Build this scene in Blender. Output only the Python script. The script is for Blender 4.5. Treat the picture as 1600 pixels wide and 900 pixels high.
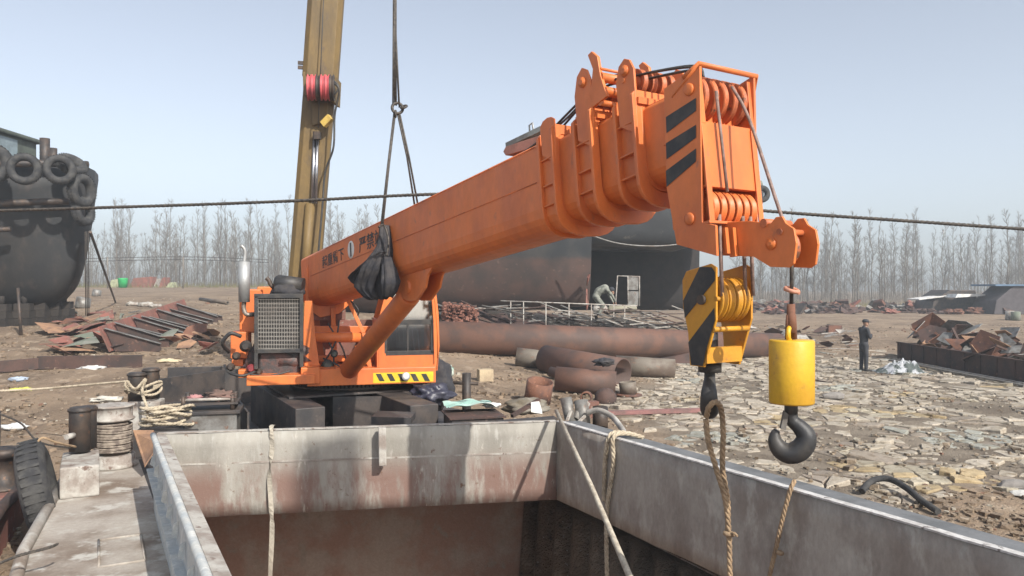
import bpy, math, random
from mathutils import Vector as V, Matrix, noise
random.seed(7)
R = random.uniform
sc = bpy.context.scene
for o in list(bpy.data.objects): bpy.data.objects.remove(o)
col = sc.collection

# ------------------------------------------------------------ camera, sky, sun, exposure
CAMZ = 3.0
cd = bpy.data.cameras.new("camera"); cam = bpy.data.objects.new("camera", cd); col.objects.link(cam)
cam.location = (0, 0, CAMZ); cam.rotation_euler = (math.radians(90), 0, 0)
cd.sensor_width = 36; cd.lens = 27; cd.clip_start = .05; cd.clip_end = 2000
sc.camera = cam
SUN_EL = math.radians(38); SX, SY = .585, -.811            # the sun stands behind the camera, to its right
w = bpy.data.worlds.new("World"); sc.world = w; w.use_nodes = True
nt = w.node_tree; nt.nodes.clear()
sky = nt.nodes.new('ShaderNodeTexSky'); sky.sky_type = 'NISHITA'; sky.sun_disc = False
sky.sun_elevation = SUN_EL; sky.sun_rotation = math.atan2(SX, SY)
sky.air_density = .85; sky.dust_density = 1.6; sky.ozone_density = 1.0
bg = nt.nodes.new('ShaderNodeBackground'); bg.inputs[1].default_value = .108
ow = nt.nodes.new('ShaderNodeOutputWorld')
hs_ = nt.nodes.new('ShaderNodeHueSaturation'); hs_.inputs['Saturation'].default_value = .52
nt.links.new(sky.outputs[0], hs_.inputs['Color']); nt.links.new(hs_.outputs[0], bg.inputs[0]); nt.links.new(bg.outputs[0], ow.inputs[0])
ld = bpy.data.lights.new("sun", 'SUN'); ld.energy = 3.3; ld.angle = math.radians(.5); ld.color = (1, .955, .88)
lo = bpy.data.objects.new("sun", ld); col.objects.link(lo); lo.location = (20, -30, 40)
sd = V((-SX * math.cos(SUN_EL), -SY * math.cos(SUN_EL), -math.sin(SUN_EL)))
lo.rotation_euler = sd.to_track_quat('-Z', 'Y').to_euler()
vs = sc.view_settings; vs.view_transform = 'Standard'; vs.look = 'None'; vs.gamma = 1; vs.exposure = .9
HAZE = .0022

# ------------------------------------------------------------ helpers
def P(px, py, D): return V(((px - 800) / 1200 * D, D, CAMZ + (450 - py) / 1200 * D))

def lerp_tab(t, x):
    if x <= t[0][0]: return t[0][1]
    for (a, b), (c, d) in zip(t, t[1:]):
        if x <= c:
            k = (x - a) / (c - a); return b + (d - b) * k
    return t[-1][1]
ZL = [(-50, -.3), (8, -.25), (12, .15), (15, .5), (20, 1.0), (27, 1.6), (50, 2.35), (90, 3.15), (140, 3.2)]
ZR = [(-50, -.5), (9, 0), (18, .3), (26, .2), (40, .45), (75, 1.1), (120, 1.2)]
def ground(x, y):
    a = x / max(y, 8)
    t = min(1, max(0, (a + .3) / .55)); t = t * t * (3 - 2 * t)
    return lerp_tab(ZL, y) * (1 - t) + lerp_tab(ZR, y) * t
def G(px, py):
    D = 8.0
    while D < 300:
        p = P(px, py, D)
        if p.z <= ground(p.x, p.y): break
        D += .05 + D * .002
    p.z = ground(p.x, p.y)
    return p
def at(px, D, dz=0):
    x = (px - 800) / 1200 * D
    return V((x, D, ground(x, D) + dz))

def tag(o, label=None, cat=None, group=None, kind=None):
    if label: o['label'] = label
    if cat: o['category'] = cat
    if group: o['group'] = group
    if kind: o['kind'] = kind
    return o
def thing(name, loc, label, cat, group=None):
    o = bpy.data.objects.new(name, None); col.objects.link(o); o.location = loc
    o.empty_display_size = .2
    return tag(o, label, cat, group)
def world_off(o):
    v = V((0, 0, 0))
    while o: v = v + o.location; o = o.parent
    return v
def copy_tree(o, parent=None):
    c = o.copy(); col.objects.link(c); c.parent = parent
    for ch in o.children: copy_tree(ch, c)
    return c

def frame(d):
    d = d.normalized(); a = V((0, 0, 1)) if abs(d.z) < .9 else V((1, 0, 0))
    x = d.cross(a).normalized(); return x, x.cross(d).normalized()

class MB:
    def __init__(s): s.v = []; s.f = []; s.c = []; s.sm = []
    def add(s, vs, fs, c=None, smooth=False):
        n = len(s.v); s.v += [V(p) for p in vs]
        for f in fs: s.f.append([i + n for i in f]); s.sm.append(smooth)
        if c is not None: s.c += [c] * len(vs)
        return s
    def box(s, c, sz, ax=None, col=None):
        c = V(c); ax = ax or (V((1,0,0)), V((0,1,0)), V((0,0,1)))
        vs = [c + ax[0]*(i*sz[0]/2) + ax[1]*(j*sz[1]/2) + ax[2]*(k*sz[2]/2) for i in (-1,1) for j in (-1,1) for k in (-1,1)]
        return s.add(vs, [(0,1,3,2),(4,6,7,5),(0,4,5,1),(2,3,7,6),(0,2,6,4),(1,5,7,3)], col)
    def beam(s, p0, p1, wd, ht, up=V((0,0,1)), col=None):
        p0, p1 = V(p0), V(p1); d = p1 - p0; L = d.length; d = d / L
        x = d.cross(up).normalized(); z = x.cross(d).normalized()
        return s.box((p0+p1)/2, (wd, L, ht), (x, d, z), col)
    def tube(s, pts, r, n=10, cap=True, flat=None, smooth=True, col=None):
        pts = [V(p) for p in pts]; m = len(pts); rs = r if isinstance(r, (list, tuple)) else [r]*m
        vs = []; x = None
        for i, p in enumerate(pts):
            d = (pts[min(i+1,m-1)] - pts[max(i-1,0)]).normalized()
            if x is None: x, y = frame(d)
            else:
                x = (x - d * x.dot(d)).normalized(); y = x.cross(d).normalized()
            fl = flat or 1
            for k in range(n):
                a = 2*math.pi*k/n
                vs.append(p + x*(math.cos(a)*rs[i]) + y*(math.sin(a)*rs[i]*fl))
        fs = [(i*n+k, i*n+(k+1)%n, (i+1)*n+(k+1)%n, (i+1)*n+k) for i in range(m-1) for k in range(n)]
        s.add(vs, fs, col, smooth)
        if cap:
            b = len(s.v) - len(vs)
            s.f.append([b+k for k in range(n)][::-1]); s.sm.append(False)
            s.f.append([b+(m-1)*n+k for k in range(n)]); s.sm.append(False)
        return s
    def cyl(s, p0, p1, r, n=20, r2=None): return s.tube([p0, p1], [r, r if r2 is None else r2], n)
    def pipe(s, p0, p1, r, th=.02, n=28):           # open hollow pipe
        p0, p1 = V(p0), V(p1); d = p1 - p0; x, y = frame(d); vs = []
        for p, rr in ((p0, r), (p1, r), (p1, r-th), (p0, r-th)):
            for k in range(n):
                a = 2*math.pi*k/n; vs.append(p + x*(math.cos(a)*rr) + y*(math.sin(a)*rr))
        fs = []
        for i in range(4):
            j = (i+1) % 4
            for k in range(n): fs.append((i*n+k, i*n+(k+1)%n, j*n+(k+1)%n, j*n+k))
        s.add(vs, fs, None, True)
        return s
    def lathe(s, c, axis, prof, n=24, smooth=True):   # prof: (offset along axis, radius)
        c = V(c); axis = V(axis).normalized(); x, y = frame(axis); vs = []
        for h, r in prof:
            for k in range(n):
                a = 2*math.pi*k/n; vs.append(c + axis*h + x*(math.cos(a)*r) + y*(math.sin(a)*r))
        m = len(prof)
        fs = [(i*n+k, i*n+(k+1)%n, (i+1)*n+(k+1)%n, (i+1)*n+k) for i in range(m-1) for k in range(n)]
        s.add(vs, fs, None, smooth)
        b = len(s.v) - len(vs)
        s.f.append([b+k for k in range(n)][::-1]); s.sm.append(False)
        s.f.append([b+(m-1)*n+k for k in range(n)]); s.sm.append(False)
        return s
    def torus(s, c, axis, Rr, r, n=28, m=12, flat=1.0):
        c = V(c); axis = V(axis).normalized(); x, y = frame(axis); vs = []
        for i in range(n):
            a = 2*math.pi*i/n; d = x*math.cos(a) + y*math.sin(a)
            for k in range(m):
                b = 2*math.pi*k/m; vs.append(c + d*(Rr + math.cos(b)*r) + axis*(math.sin(b)*r*flat))
        fs = [(i*m+k, i*m+(k+1)%m, ((i+1)%n)*m+(k+1)%m, ((i+1)%n)*m+k) for i in range(n) for k in range(m)]
        return s.add(vs, fs, None, True)
    def prism(s, poly, off, col=None):                # poly: world points, off: thickness vector
        off = V(off); n = len(poly); vs = [V(p) for p in poly] + [V(p) + off for p in poly]
        fs = [list(range(n))[::-1], list(range(n, 2*n))] + [(i, (i+1)%n, n+(i+1)%n, n+i) for i in range(n)]
        return s.add(vs, fs, col)
    def build(s, name, m, parent=None, bevel=0, disp=0):
        me = bpy.data.meshes.new(name)
        if parent is None:
            xs = [p.x for p in s.v]; ys = [p.y for p in s.v]; zs = [p.z for p in s.v]
            o0 = V(((min(xs)+max(xs))/2, (min(ys)+max(ys))/2, min(zs)))
        else: o0 = world_off(parent)
        me.from_pydata([tuple(p - o0) for p in s.v], [], s.f)
        me.polygons.foreach_set('use_smooth', s.sm)
        if s.c and len(s.c) == len(s.v):
            at_ = me.color_attributes.new('tint', 'FLOAT_COLOR', 'POINT')
            for i, c in enumerate(s.c): at_.data[i].color = (c[0], c[1], c[2], 1)
        me.update()
        o = bpy.data.objects.new(name, me); col.objects.link(o)
        if parent is None: o.location = o0
        else: o.parent = parent
        if m: me.materials.append(m)
        if bevel:
            b = o.modifiers.new('bevel', 'BEVEL'); b.width = bevel; b.segments = 2; b.limit_method = 'ANGLE'; b.angle_limit = math.radians(35)
        return o

def rope_mb(mb, pts, r, pitch=None, sub=8, n=6):      # three twisted strands along a smoothed path
    pts = smooth_path(pts, sub); pitch = pitch or r * 7
    L = 0; S = [0]
    for a, b in zip(pts, pts[1:]): L += (b-a).length; S.append(L)
    N = max(4, int(L / (pitch / 7)))
    N = min(N, 420)
    fine = []; j = 0
    for i in range(N + 1):
        t = L * i / N
        while j < len(S) - 2 and S[j+1] < t: j += 1
        k = (t - S[j]) / max(1e-6, S[j+1] - S[j]); fine.append(pts[j].lerp(pts[j+1], min(1, k)))
    x = None; fr = []
    for i, p in enumerate(fine):
        d = (fine[min(i+1, N)] - fine[max(i-1, 0)]).normalized()
        if x is None: x, y = frame(d)
        else: x = (x - d*x.dot(d)).normalized(); y = x.cross(d).normalized()
        fr.append((p, x.copy(), y.copy()))
    for st in range(3):
        path = []
        for i, (p, xx, yy) in enumerate(fr):
            a = 2*math.pi*(L*i/N/pitch + st/3)
            path.append(p + xx*(math.cos(a)*r*.5) + yy*(math.sin(a)*r*.5))
        mb.tube(path, r*.56, n)
    return mb
def smooth_path(pts, sub=8):
    pts = [V(p) for p in pts]
    if len(pts) < 3: return pts
    out = []
    for i in range(len(pts) - 1):
        p0 = pts[max(i-1,0)]; p1 = pts[i]; p2 = pts[i+1]; p3 = pts[min(i+2, len(pts)-1)]
        for k in range(sub):
            t = k / sub
            out.append(.5*((2*p1) + (p2-p0)*t + (2*p0-5*p1+4*p2-p3)*t*t + (3*p1-p0-3*p2+p3)*t**3))
    out.append(pts[-1]); return out

# ------------------------------------------------------------ materials
MATS = {}
def mat(name, c, c2=None, rough=.6, metal=0., scale=2.5, lo=.4, hi=.62, bump=.2, bscale=40., c3=None, s3=9., lo3=.6, hi3=.68,
        stretch=(1, 1, 1), speck=.12, tint=False, world=False, spec=.5, bdist=.01):
    if name in MATS: return MATS[name]
    m = bpy.data.materials.new(name); m.use_nodes = True; n = m.node_tree; N = n.nodes; Lk = n.links.new
    b = N['Principled BSDF']; b.inputs['Roughness'].default_value = rough; b.inputs['Metallic'].default_value = metal
    b.inputs['Specular IOR Level'].default_value = spec
    tc = N.new('ShaderNodeTexCoord'); mp = N.new('ShaderNodeMapping'); mp.inputs['Scale'].default_value = stretch
    if world:
        g = N.new('ShaderNodeNewGeometry'); Lk(g.outputs['Position'], mp.inputs[0])
    else: Lk(tc.outputs['Object'], mp.inputs[0])
    def nz(s, det=8, rg=.6):
        t = N.new('ShaderNodeTexNoise'); t.inputs['Scale'].default_value = s; t.inputs['Detail'].default_value = det; t.inputs['Roughness'].default_value = rg
        Lk(mp.outputs[0], t.inputs['Vector']); return t
    def ramp(src, a, bb):
        r = N.new('ShaderNodeMapRange'); r.inputs['From Min'].default_value = a; r.inputs['From Max'].default_value = bb
        r.interpolation_type = 'SMOOTHSTEP'; Lk(src, r.inputs['Value']); return r.outputs[0]
    def mix(f, A, B):
        x = N.new('ShaderNodeMix'); x.data_type = 'RGBA'
        if isinstance(f, (int, float)): x.inputs[0].default_value = f
        else: Lk(f, x.inputs[0])
        for q, i in ((A, 6), (B, 7)):
            if isinstance(q, tuple): x.inputs[i].default_value = (*q, 1)
            else: Lk(q, x.inputs[i])
        return x.outputs[2]
    c2 = c2 or tuple(v * .72 for v in c)
    out = mix(ramp(nz(scale).outputs[0], lo, hi), c, c2)
    if c3: out = mix(ramp(nz(s3).outputs[0], lo3, hi3), out, c3)
    if tint:
        a = N.new('ShaderNodeAttribute'); a.attribute_name = 'tint'
        x = N.new('ShaderNodeMix'); x.data_type = 'RGBA'; x.blend_type = 'MULTIPLY'; x.inputs[0].default_value = 1
        Lk(out, x.inputs[6]); Lk(a.outputs['Color'], x.inputs[7]); out = x.outputs[2]
    if speck:
        fine = nz(bscale * .7, 4, .7)
        hs = N.new('ShaderNodeHueSaturation'); Lk(out, hs.inputs['Color'])
        r = N.new('ShaderNodeMapRange'); r.inputs['From Min'].default_value = .3; r.inputs['From Max'].default_value = .7
        r.inputs['To Min'].default_value = 1 - speck; r.inputs['To Max'].default_value = 1 + speck
        Lk(fine.outputs[0], r.inputs[0]); Lk(r.outputs[0], hs.inputs['Value']); out = hs.outputs[0]
    Lk(out, b.inputs['Base Color'])
    if bump:
        bp = N.new('ShaderNodeBump'); bp.inputs['Strength'].default_value = bump; bp.inputs['Distance'].default_value = bdist
        Lk(nz(bscale, 6, .65).outputs[0], bp.inputs['Height']); Lk(bp.outputs[0], b.inputs['Normal'])
    rr = N.new('ShaderNodeMapRange'); rr.inputs['To Min'].default_value = max(.05, rough-.12); rr.inputs['To Max'].default_value = min(1, rough+.15)
    Lk(nz(scale*2.3).outputs[0], rr.inputs[0]); Lk(rr.outputs[0], b.inputs['Roughness'])
    MATS[name] = m; return m

orange = mat('orange_paint', (.68, .178, .040), (.58, .150, .042), rough=.45, scale=1.9, bump=.14, bscale=14, c3=(.33, .13, .075), s3=11, lo3=.60, hi3=.82, speck=.08, bdist=.008, stretch=(1, 1, .55))
yellow_w = mat('yellow_weight_paint', (.62, .36, .02), (.54, .29, .022), rough=.45, scale=3, c3=(.25,.15,.05), s3=12, lo3=.62, hi3=.76, speck=.06)
orange_d = mat('dusty_shaded_orange_paint', (.58, .15, .045), (.38, .11, .045), rough=.55, scale=5, c3=(.16,.07,.04), s3=12)  # dusty paint; also gives the top sheaves their painted-in shade
yellow = mat('yellow_paint', (.58, .27, .02), (.50, .22, .022), rough=.5, scale=3, c3=(.22,.12,.05), s3=13, lo3=.60, hi3=.76, speck=.06)
ochre = mat('ochre_boom_paint', (.17, .11, .036), (.115, .077, .032), rough=.6, scale=1.5, c3=(.10,.07,.04), s3=5, stretch=(1,1,.35))
black = mat('black_paint', (.025, .025, .027), (.05, .045, .04), rough=.5, scale=6)
dsteel = mat('dark_steel', (.045, .04, .038), (.09, .065, .05), rough=.55, metal=.3, scale=4, c3=(.14,.08,.05), s3=11)
decksteel = mat('black_deck_steel', (.035, .033, .034), (.075, .06, .052), rough=.6, scale=2.2, c3=(.16,.12,.1), s3=7, lo3=.62, hi3=.75)
rust = mat('rusty_steel', (.17, .075, .045), (.09, .05, .04), rough=.8, scale=2.5, c3=(.27,.13,.08), s3=8, bump=.3)
rust_d = mat('dark_rusty_steel', (.085, .048, .038), (.05, .036, .032), rough=.8, scale=2, c3=(.16,.085,.06), s3=7, bump=.3)
rust_r = mat('red_primed_plate', (.26, .10, .075), (.17, .085, .065), rough=.8, scale=2, c3=(.30,.24,.2), s3=9)
greensc = mat('dull_green_plate', (.14, .16, .12), (.2, .2, .17), rough=.8)
tan_plate = mat('tan_rusty_plate', (.33, .19, .11), (.2, .12, .08), rough=.8)
greymet = mat('grey_metal', (.24, .235, .22), (.14, .125, .11), rough=.55, metal=.4, scale=4, c3=(.2,.11,.07), s3=9)
palemet = mat('pale_painted_metal', (.42, .40, .36), (.25, .21, .18), rough=.7, scale=4, c3=(.14,.09,.07), s3=9, lo3=.58)
chrome = mat('galvanised_muffler', (.42, .43, .43), (.34,.34,.33), rough=.55, metal=.5, speck=.04, bump=.05)
rubber = mat('old_rubber', (.028, .028, .03), (.06, .058, .055), rough=.85, scale=5, bump=.4)
wirem = mat('wire_rope', (.05, .045, .042), (.10, .085, .07), rough=.6, metal=.4, scale=30)
hemp = mat('hemp_rope', (.36, .25, .15), (.24, .165, .10), rough=.9, scale=9, bump=.5, bscale=120)
palerope = mat('pale_rope', (.50, .43, .32), (.34, .28, .2), rough=.9, scale=9, bump=.5, bscale=120)
wood = mat('bleached_wood', (.50, .45, .36), (.36, .31, .24), rough=.8, scale=4, stretch=(4,4,.5))
cloth_b = mat('black_cloth', (.03, .03, .036), (.055, .05, .05), rough=.95, scale=6, bump=.6, bscale=25)
white_p = mat('white_paint', (.72, .71, .68), (.55,.53,.5), rough=.6, speck=.06)
bark = mat('pale_bark', (.22, .2, .17), (.14, .12, .105), rough=.9, bump=0, speck=0)
twig = mat('bare_twigs', (.20, .18, .155), (.15, .135, .12), rough=.95, bump=0, speck=0)
# ------------------------------------------------------------ barge plan (world x, y)
C1 = V((-3.87, 8.35, 0)); C2 = V((.53, 9.14, 0))
bd = V((.475, -.88, 0)).normalized()          # towards the near end of the barge
bl = V((-bd.y, bd.x, 0)).normalized()         # to the starboard (right) side
if bl.x < 0: bl = -bl
NEAR = 16
C4 = C1 + bd * NEAR; C3 = C2 + bd * NEAR
DZ = .6; CT = 1.4; CB = .48; FL = -1.9; HB = -2.3
Lout = [C4 + bd*4 - bl*1.2, C1 + bd*1.0 - bl*1.2, C1 - bd*2.2 - bl*.95, V((-6.35, 12.3, 0)), V((-6.5, 14.2, 0)), V((-5.9, 15.8, 0)), V((-4.0, 16.6, 0))]
Rout = [V((-2.0, 16.3, 0)), V((-.7, 14.8, 0)), V((.15, 12.6, 0)), C2 - bd*.8 + bl*1.0, C3 + bd*4 + bl*1.1]
HULL = Lout + Rout
def inside(x, y, poly, grow=0):
    c = False; n = len(poly)
    for i in range(n):
        a, b = poly[i], poly[(i+1) % n]
        if (a.y > y) != (b.y > y) and x < (b.x-a.x)*(y-a.y)/(b.y-a.y)+a.x: c = not c
    return c
cen = sum((p for p in HULL), V((0,0,0))) / len(HULL)
HIN = [p + (cen - p).normalized()*.5 for p in HULL]

# ------------------------------------------------------------ ground
def axis_vals(lo, hi, f0, f1, st, g=1.16):
    a = []; x = f0
    while x < f1: a.append(x); x += st
    s = st; x = f0
    left = []
    while x > lo: s *= g; x -= s; left.append(x)
    s = st; x = a[-1]
    while x < hi: s *= g; x += s; a.append(x)
    return left[::-1] + a
xs = axis_vals(-420, 420, -14, 20, .2); ys = axis_vals(-60, 420, 7, 34, .2)
def stone_mask(x, y):
    a = x / max(y, 8)
    n_ = noise.noise(V((x*.25, y*.25, 3)))*.12
    m1 = min(1, max(0, (a - .10 + n_) / .08)); m2 = min(1, max(0, (33 - y) / 5))
    # a bare earth patch near the bottom right
    q = V((x - 7.0, y - 9.6, 0)).length
    m3 = min(1, max(0, (q - 1.6 + n_*6) / .8))
    return m1 * m2 * m3
me = bpy.data.meshes.new('ground'); vv_ = []; mk = []
for y in ys:
    for x in xs:
        z = ground(x, y)
        if y < 60 and abs(x) < 60:
            z += noise.fractal(V((x*.35, y*.35, 0)), 1, 2, 4)*.05 + noise.fractal(V((x*1.7, y*1.7, 5)), .8, 2, 4)*(.045 if x/max(y,8) < .1 else .02)
        if inside(x, y, HIN): z = HB - .5
        vv_.append((x, y, z)); mk.append(stone_mask(x, y))
nx = len(xs)
ff = [(j*nx+i, j*nx+i+1, (j+1)*nx+i+1, (j+1)*nx+i) for j in range(len(ys)-1) for i in range(nx-1)]
me.from_pydata(vv_, [], ff); me.polygons.foreach_set('use_smooth', [True]*len(ff))
ca = me.color_attributes.new('stone', 'FLOAT_COLOR', 'POINT')
ca.data.foreach_set('color', [q for m_ in mk for q in (m_, m_, m_, 1)])
go = bpy.data.objects.new('ground', me); col.objects.link(go); tag(go, kind='structure')
gm = bpy.data.materials.new('earth_ground'); gm.use_nodes = True; n = gm.node_tree; N = n.nodes; Lk = n.links.new
b = N['Principled BSDF']; b.inputs['Roughness'].default_value = .95; b.inputs['Specular IOR Level'].default_value = .15
g = N.new('ShaderNodeNewGeometry')
def gn(s, det=8, rg=.62):
    t = N.new('ShaderNodeTexNoise'); t.inputs['Scale'].default_value = s; t.inputs['Detail'].default_value = det; t.inputs['Roughness'].default_value = rg
    Lk(g.outputs['Position'], t.inputs['Vector']); return t.outputs[0]
def gr(src, a, c):
    r = N.new('ShaderNodeMapRange'); r.inputs['From Min'].default_value = a; r.inputs['From Max'].default_value = c; r.interpolation_type = 'SMOOTHSTEP'; Lk(src, r.inputs['Value']); return r.outputs[0]
def gx(f, A, B, bt='MIX'):
    x = N.new('ShaderNodeMix'); x.data_type = 'RGBA'; x.blend_type = bt
    if isinstance(f, float): x.inputs[0].default_value = f
    else: Lk(f, x.inputs[0])
    for q, i in ((A, 6), (B, 7)):
        if isinstance(q, tuple): x.inputs[i].default_value = (*q, 1)
        else: Lk(q, x.inputs[i])
    return x.outputs[2]
o1 = gx(gr(gn(.35), .38, .62), (.29, .215, .15), (.19, .14, .10))
o1 = gx(gr(gn(2.2), .52, .66), o1, (.36, .28, .205))
o1 = gx(gr(gn(7), .56, .70), o1, (.10, .075, .058))
o1 = gx(gr(gn(24, 3), .66, .72), o1, (.5, .46, .4))
st = gx(gr(gn(1.3), .4, .6), (.24, .20, .155), (.16, .13, .10))
at1 = N.new('ShaderNodeAttribute'); at1.attribute_name = 'stone'
oo = gx(at1.outputs['Fac'], o1, st)
Lk(oo, b.inputs['Base Color'])
bp = N.new('ShaderNodeBump'); bp.inputs['Strength'].default_value = .8; bp.inputs['Distance'].default_value = .05
mth = N.new('ShaderNodeMath'); mth.operation = 'ADD'; Lk(gn(5, 10, .7), mth.inputs[0]); Lk(gn(28, 4), mth.inputs[1]); Lk(mth.outputs[0], bp.inputs['Height'])
Lk(bp.outputs[0], b.inputs['Normal']); me.materials.append(gm)

# ------------------------------------------------------------ broken stone paving (nobody could count it)
stone_m = mat('broken_stone', (1, 1, 1), (.86, .85, .82), rough=.92, scale=3, speck=.16, bscale=30, bump=.9, tint=True, c3=(.60,.54,.46), s3=5, lo3=.48, hi3=.66, world=True, bdist=.02)
mb = MB(); cell = .40; rnd = random.Random(5)
def hull_pts(k, rx, ry, th, rr):
    pts = []
    for i in range(k):
        a = 2*math.pi*(i + rr.uniform(-.3, .3))/k; q = rr.uniform(.8, 1.12)
        x, y = math.cos(a)*rx*q, math.sin(a)*ry*q
        pts.append((x*math.cos(th)-y*math.sin(th), x*math.sin(th)+y*math.cos(th)))
    return pts

# each slab is one cell of an uneven crazy paving, clipped from its neighbours
seeds = []
gx_n, gy_n = 66, 80; c0x, c0y, cel = .6, 8.0, .335
grid = {}
for j in range(gy_n):
    for i in range(gx_n):
        if rnd.random() < .30 + .35*noise.noise(V((i*.13, j*.13, 1))): continue
        if noise.noise(V((i*.17, j*.17, 8))) > .24: grid.setdefault((i, j), []).append((c0x + (i + rnd.random())*cel, c0y + (j + rnd.random())*cel*.95))
        grid.setdefault((i, j), []).append((c0x + (i + rnd.random())*cel, c0y + (j + rnd.random())*cel*.95))
def clip(poly, mx_, my_, nx2, ny2):
    out = []; k = len(poly)
    for a in range(k):
        p, q = poly[a], poly[(a+1) % k]
        dp = (p[0]-mx_)*nx2 + (p[1]-my_)*ny2; dq = (q[0]-mx_)*nx2 + (q[1]-my_)*ny2
        if dp <= 0: out.append(p)
        if (dp < 0) != (dq < 0) and dp != dq:
            t = dp/(dp-dq); out.append((p[0]+(q[0]-p[0])*t, p[1]+(q[1]-p[1])*t))
    return out
for (i, j), pp in list(grid.items()):
    for x, y in pp:
        if x/y > .76 or inside(x, y, HULL): continue
        sm_ = stone_mask(x, y) * (1 if noise.noise(V((x*.55, y*.55, 31))) < .28 else .35)
        if rnd.random() > sm_*.93: continue
        poly = [(x-.55, y-.5), (x+.55, y-.5), (x+.55, y+.5), (x-.55, y+.5)]
        for di in range(-3, 4):
            for dj in range(-3, 4):
                for q in grid.get((i+di, j+dj), ()):
                    if q == (x, y): continue
                    poly = clip(poly, (x+q[0])/2, (y+q[1])/2, q[0]-x, q[1]-y)
        if len(poly) < 3: continue
        cx_ = sum(p[0] for p in poly)/len(poly); cy_ = sum(p[1] for p in poly)/len(poly)
        # split long edges and roughen the outline
        rough_ = []
        for a in range(len(poly)):
            p, q = poly[a], poly[(a+1) % len(poly)]; L_ = math.hypot(q[0]-p[0], q[1]-p[1])
            rough_.append(p)
            if L_ > .1:
                for t in ((.5,) if L_ < .24 else (.33, .66)): rough_.append((p[0]+(q[0]-p[0])*t + rnd.uniform(-.018,.018), p[1]+(q[1]-p[1])*t + rnd.uniform(-.018,.018)))
        sh = rnd.uniform(.80, .97); pts = [((p[0]-cx_)*sh + rnd.uniform(-.007,.007), (p[1]-cy_)*sh + rnd.uniform(-.007,.007)) for p in rough_]
        big = rnd.random(); x, y = cx_, cy_
        z0 = ground(x, y) + noise.fractal(V((x*.35, y*.35, 0)), 1, 2, 4)*.05 + rnd.uniform(.0, .03) + (.04 if big > .93 else 0)
        am = .05 if big < .85 else .16
        tx, ty = rnd.uniform(-am, am), rnd.uniform(-am, am)
        top = [V((x+a*.93, y+b_*.93, z0 + a*tx + b_*ty + rnd.uniform(-.007,.007))) for a, b_ in pts]
        mid = [V((x+a, y+b_, z0 - .014 + a*tx + b_*ty)) for a, b_ in pts]
        bot = [V((x+a, y+b_, z0 - .13)) for a, b_ in pts]
        k = len(pts); br = rnd.uniform(.74, 1.06)
        yl = noise.noise(V((x*.45, y*.45, 9))) + .6*max(0, 1 - V((x-6.9, y-11.6, 0)).length/2.4)
        base = (.45, .395, .32)
        if yl > .36: base = (.44, .34, .20) if rnd.random() < .5 else (.43, .38, .29)
        elif yl < -.42: base = (.34, .34, .30)
        if rnd.random() < .16: base = (.31, .26, .21)
        c = tuple(v*br for v in base); ct = V((x, y, z0 + rnd.uniform(-.006, .008)))
        mb.add(top + [ct], [(a_, (a_+1) % k, k) for a_ in range(k)], c)
        mb.add(top+mid+bot, [(i_, k+i_, k+(i_+1)%k, (i_+1)%k) for i_ in range(k)] + [(k+i_, 2*k+i_, 2*k+(i_+1)%k, k+(i_+1)%k) for i_ in range(k)], c)
so = mb.build('stone_paving', stone_m); tag(so, 'broken pale stone slabs paving the sloping bank', 'paving', kind='stuff')

# rubble crumbs over the whole yard
mb = MB(); rnd = random.Random(11)
def chunk(mb, c, s, rr, colr, fl=.6):
    pts = []
    for i in range(8):
        pts.append(V(((1 if i & 1 else -1)*rr.uniform(.5, 1), (1 if i & 2 else -1)*rr.uniform(.5, 1), (1 if i & 4 else -1)*rr.uniform(.4, 1)*fl))*s)
    M = Matrix.Rotation(rr.uniform(0, 6.28), 3, 'Z')
    mb.add([c + M @ p for p in pts], [(0,2,3,1),(4,5,7,6),(0,1,5,4),(2,6,7,3),(0,4,6,2),(1,3,7,5)], colr)
for i in range(15000):
    y = 8.5 + 42*rnd.random()**1.5; a = rnd.uniform(-.72, .72); x = a*y
    if inside(x, y, HULL): continue
    st_ = stone_mask(x, y)
    if st_ > .5 and rnd.random() < .45: continue
    if noise.noise(V((x*.4, y*.4, 20))) + rnd.uniform(-.5, .5) < -.1: continue
    s = rnd.uniform(.012, .04) * (1 if rnd.random() < .93 else 2.2)
    q = rnd.random()
    c = (.30, .235, .17) if q < .55 else (.18, .14, .10) if q < .82 else (.42, .38, .31) if q < .93 else (.22, .12, .08)
    chunk(mb, V((x, y, ground(x, y) + s*.2 + .01)), s, rnd, c)
for i in range(9000):     # clods of earth, and chips in the paving
    y = 8.5 + 26*rnd.random()**1.3; a = rnd.uniform(-.72, .74); x = a*y
    if inside(x, y, HULL): continue
    st_ = stone_mask(x, y)
    if st_ > .5:
        if rnd.random() < .5: continue
        s = rnd.uniform(.015, .045); v_ = rnd.uniform(.55, 1); chunk(mb, V((x, y, ground(x, y) + s*.3 + .015)), s, rnd, (.42*v_, .37*v_, .30*v_), .5)
    elif noise.noise(V((x*.5, y*.5, 44))) > -.1:
        s = rnd.uniform(.025, .085); v_ = rnd.uniform(.6, 1); chunk(mb, V((x, y, ground(x, y) + s*.1)), s, rnd, (.29*v_, .215*v_, .15*v_), .55)
ro = mb.build('rubble', stone_m); tag(ro, 'small stones, chips and crumbs scattered over the earth of the yard', 'rubble', kind='stuff')

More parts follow.
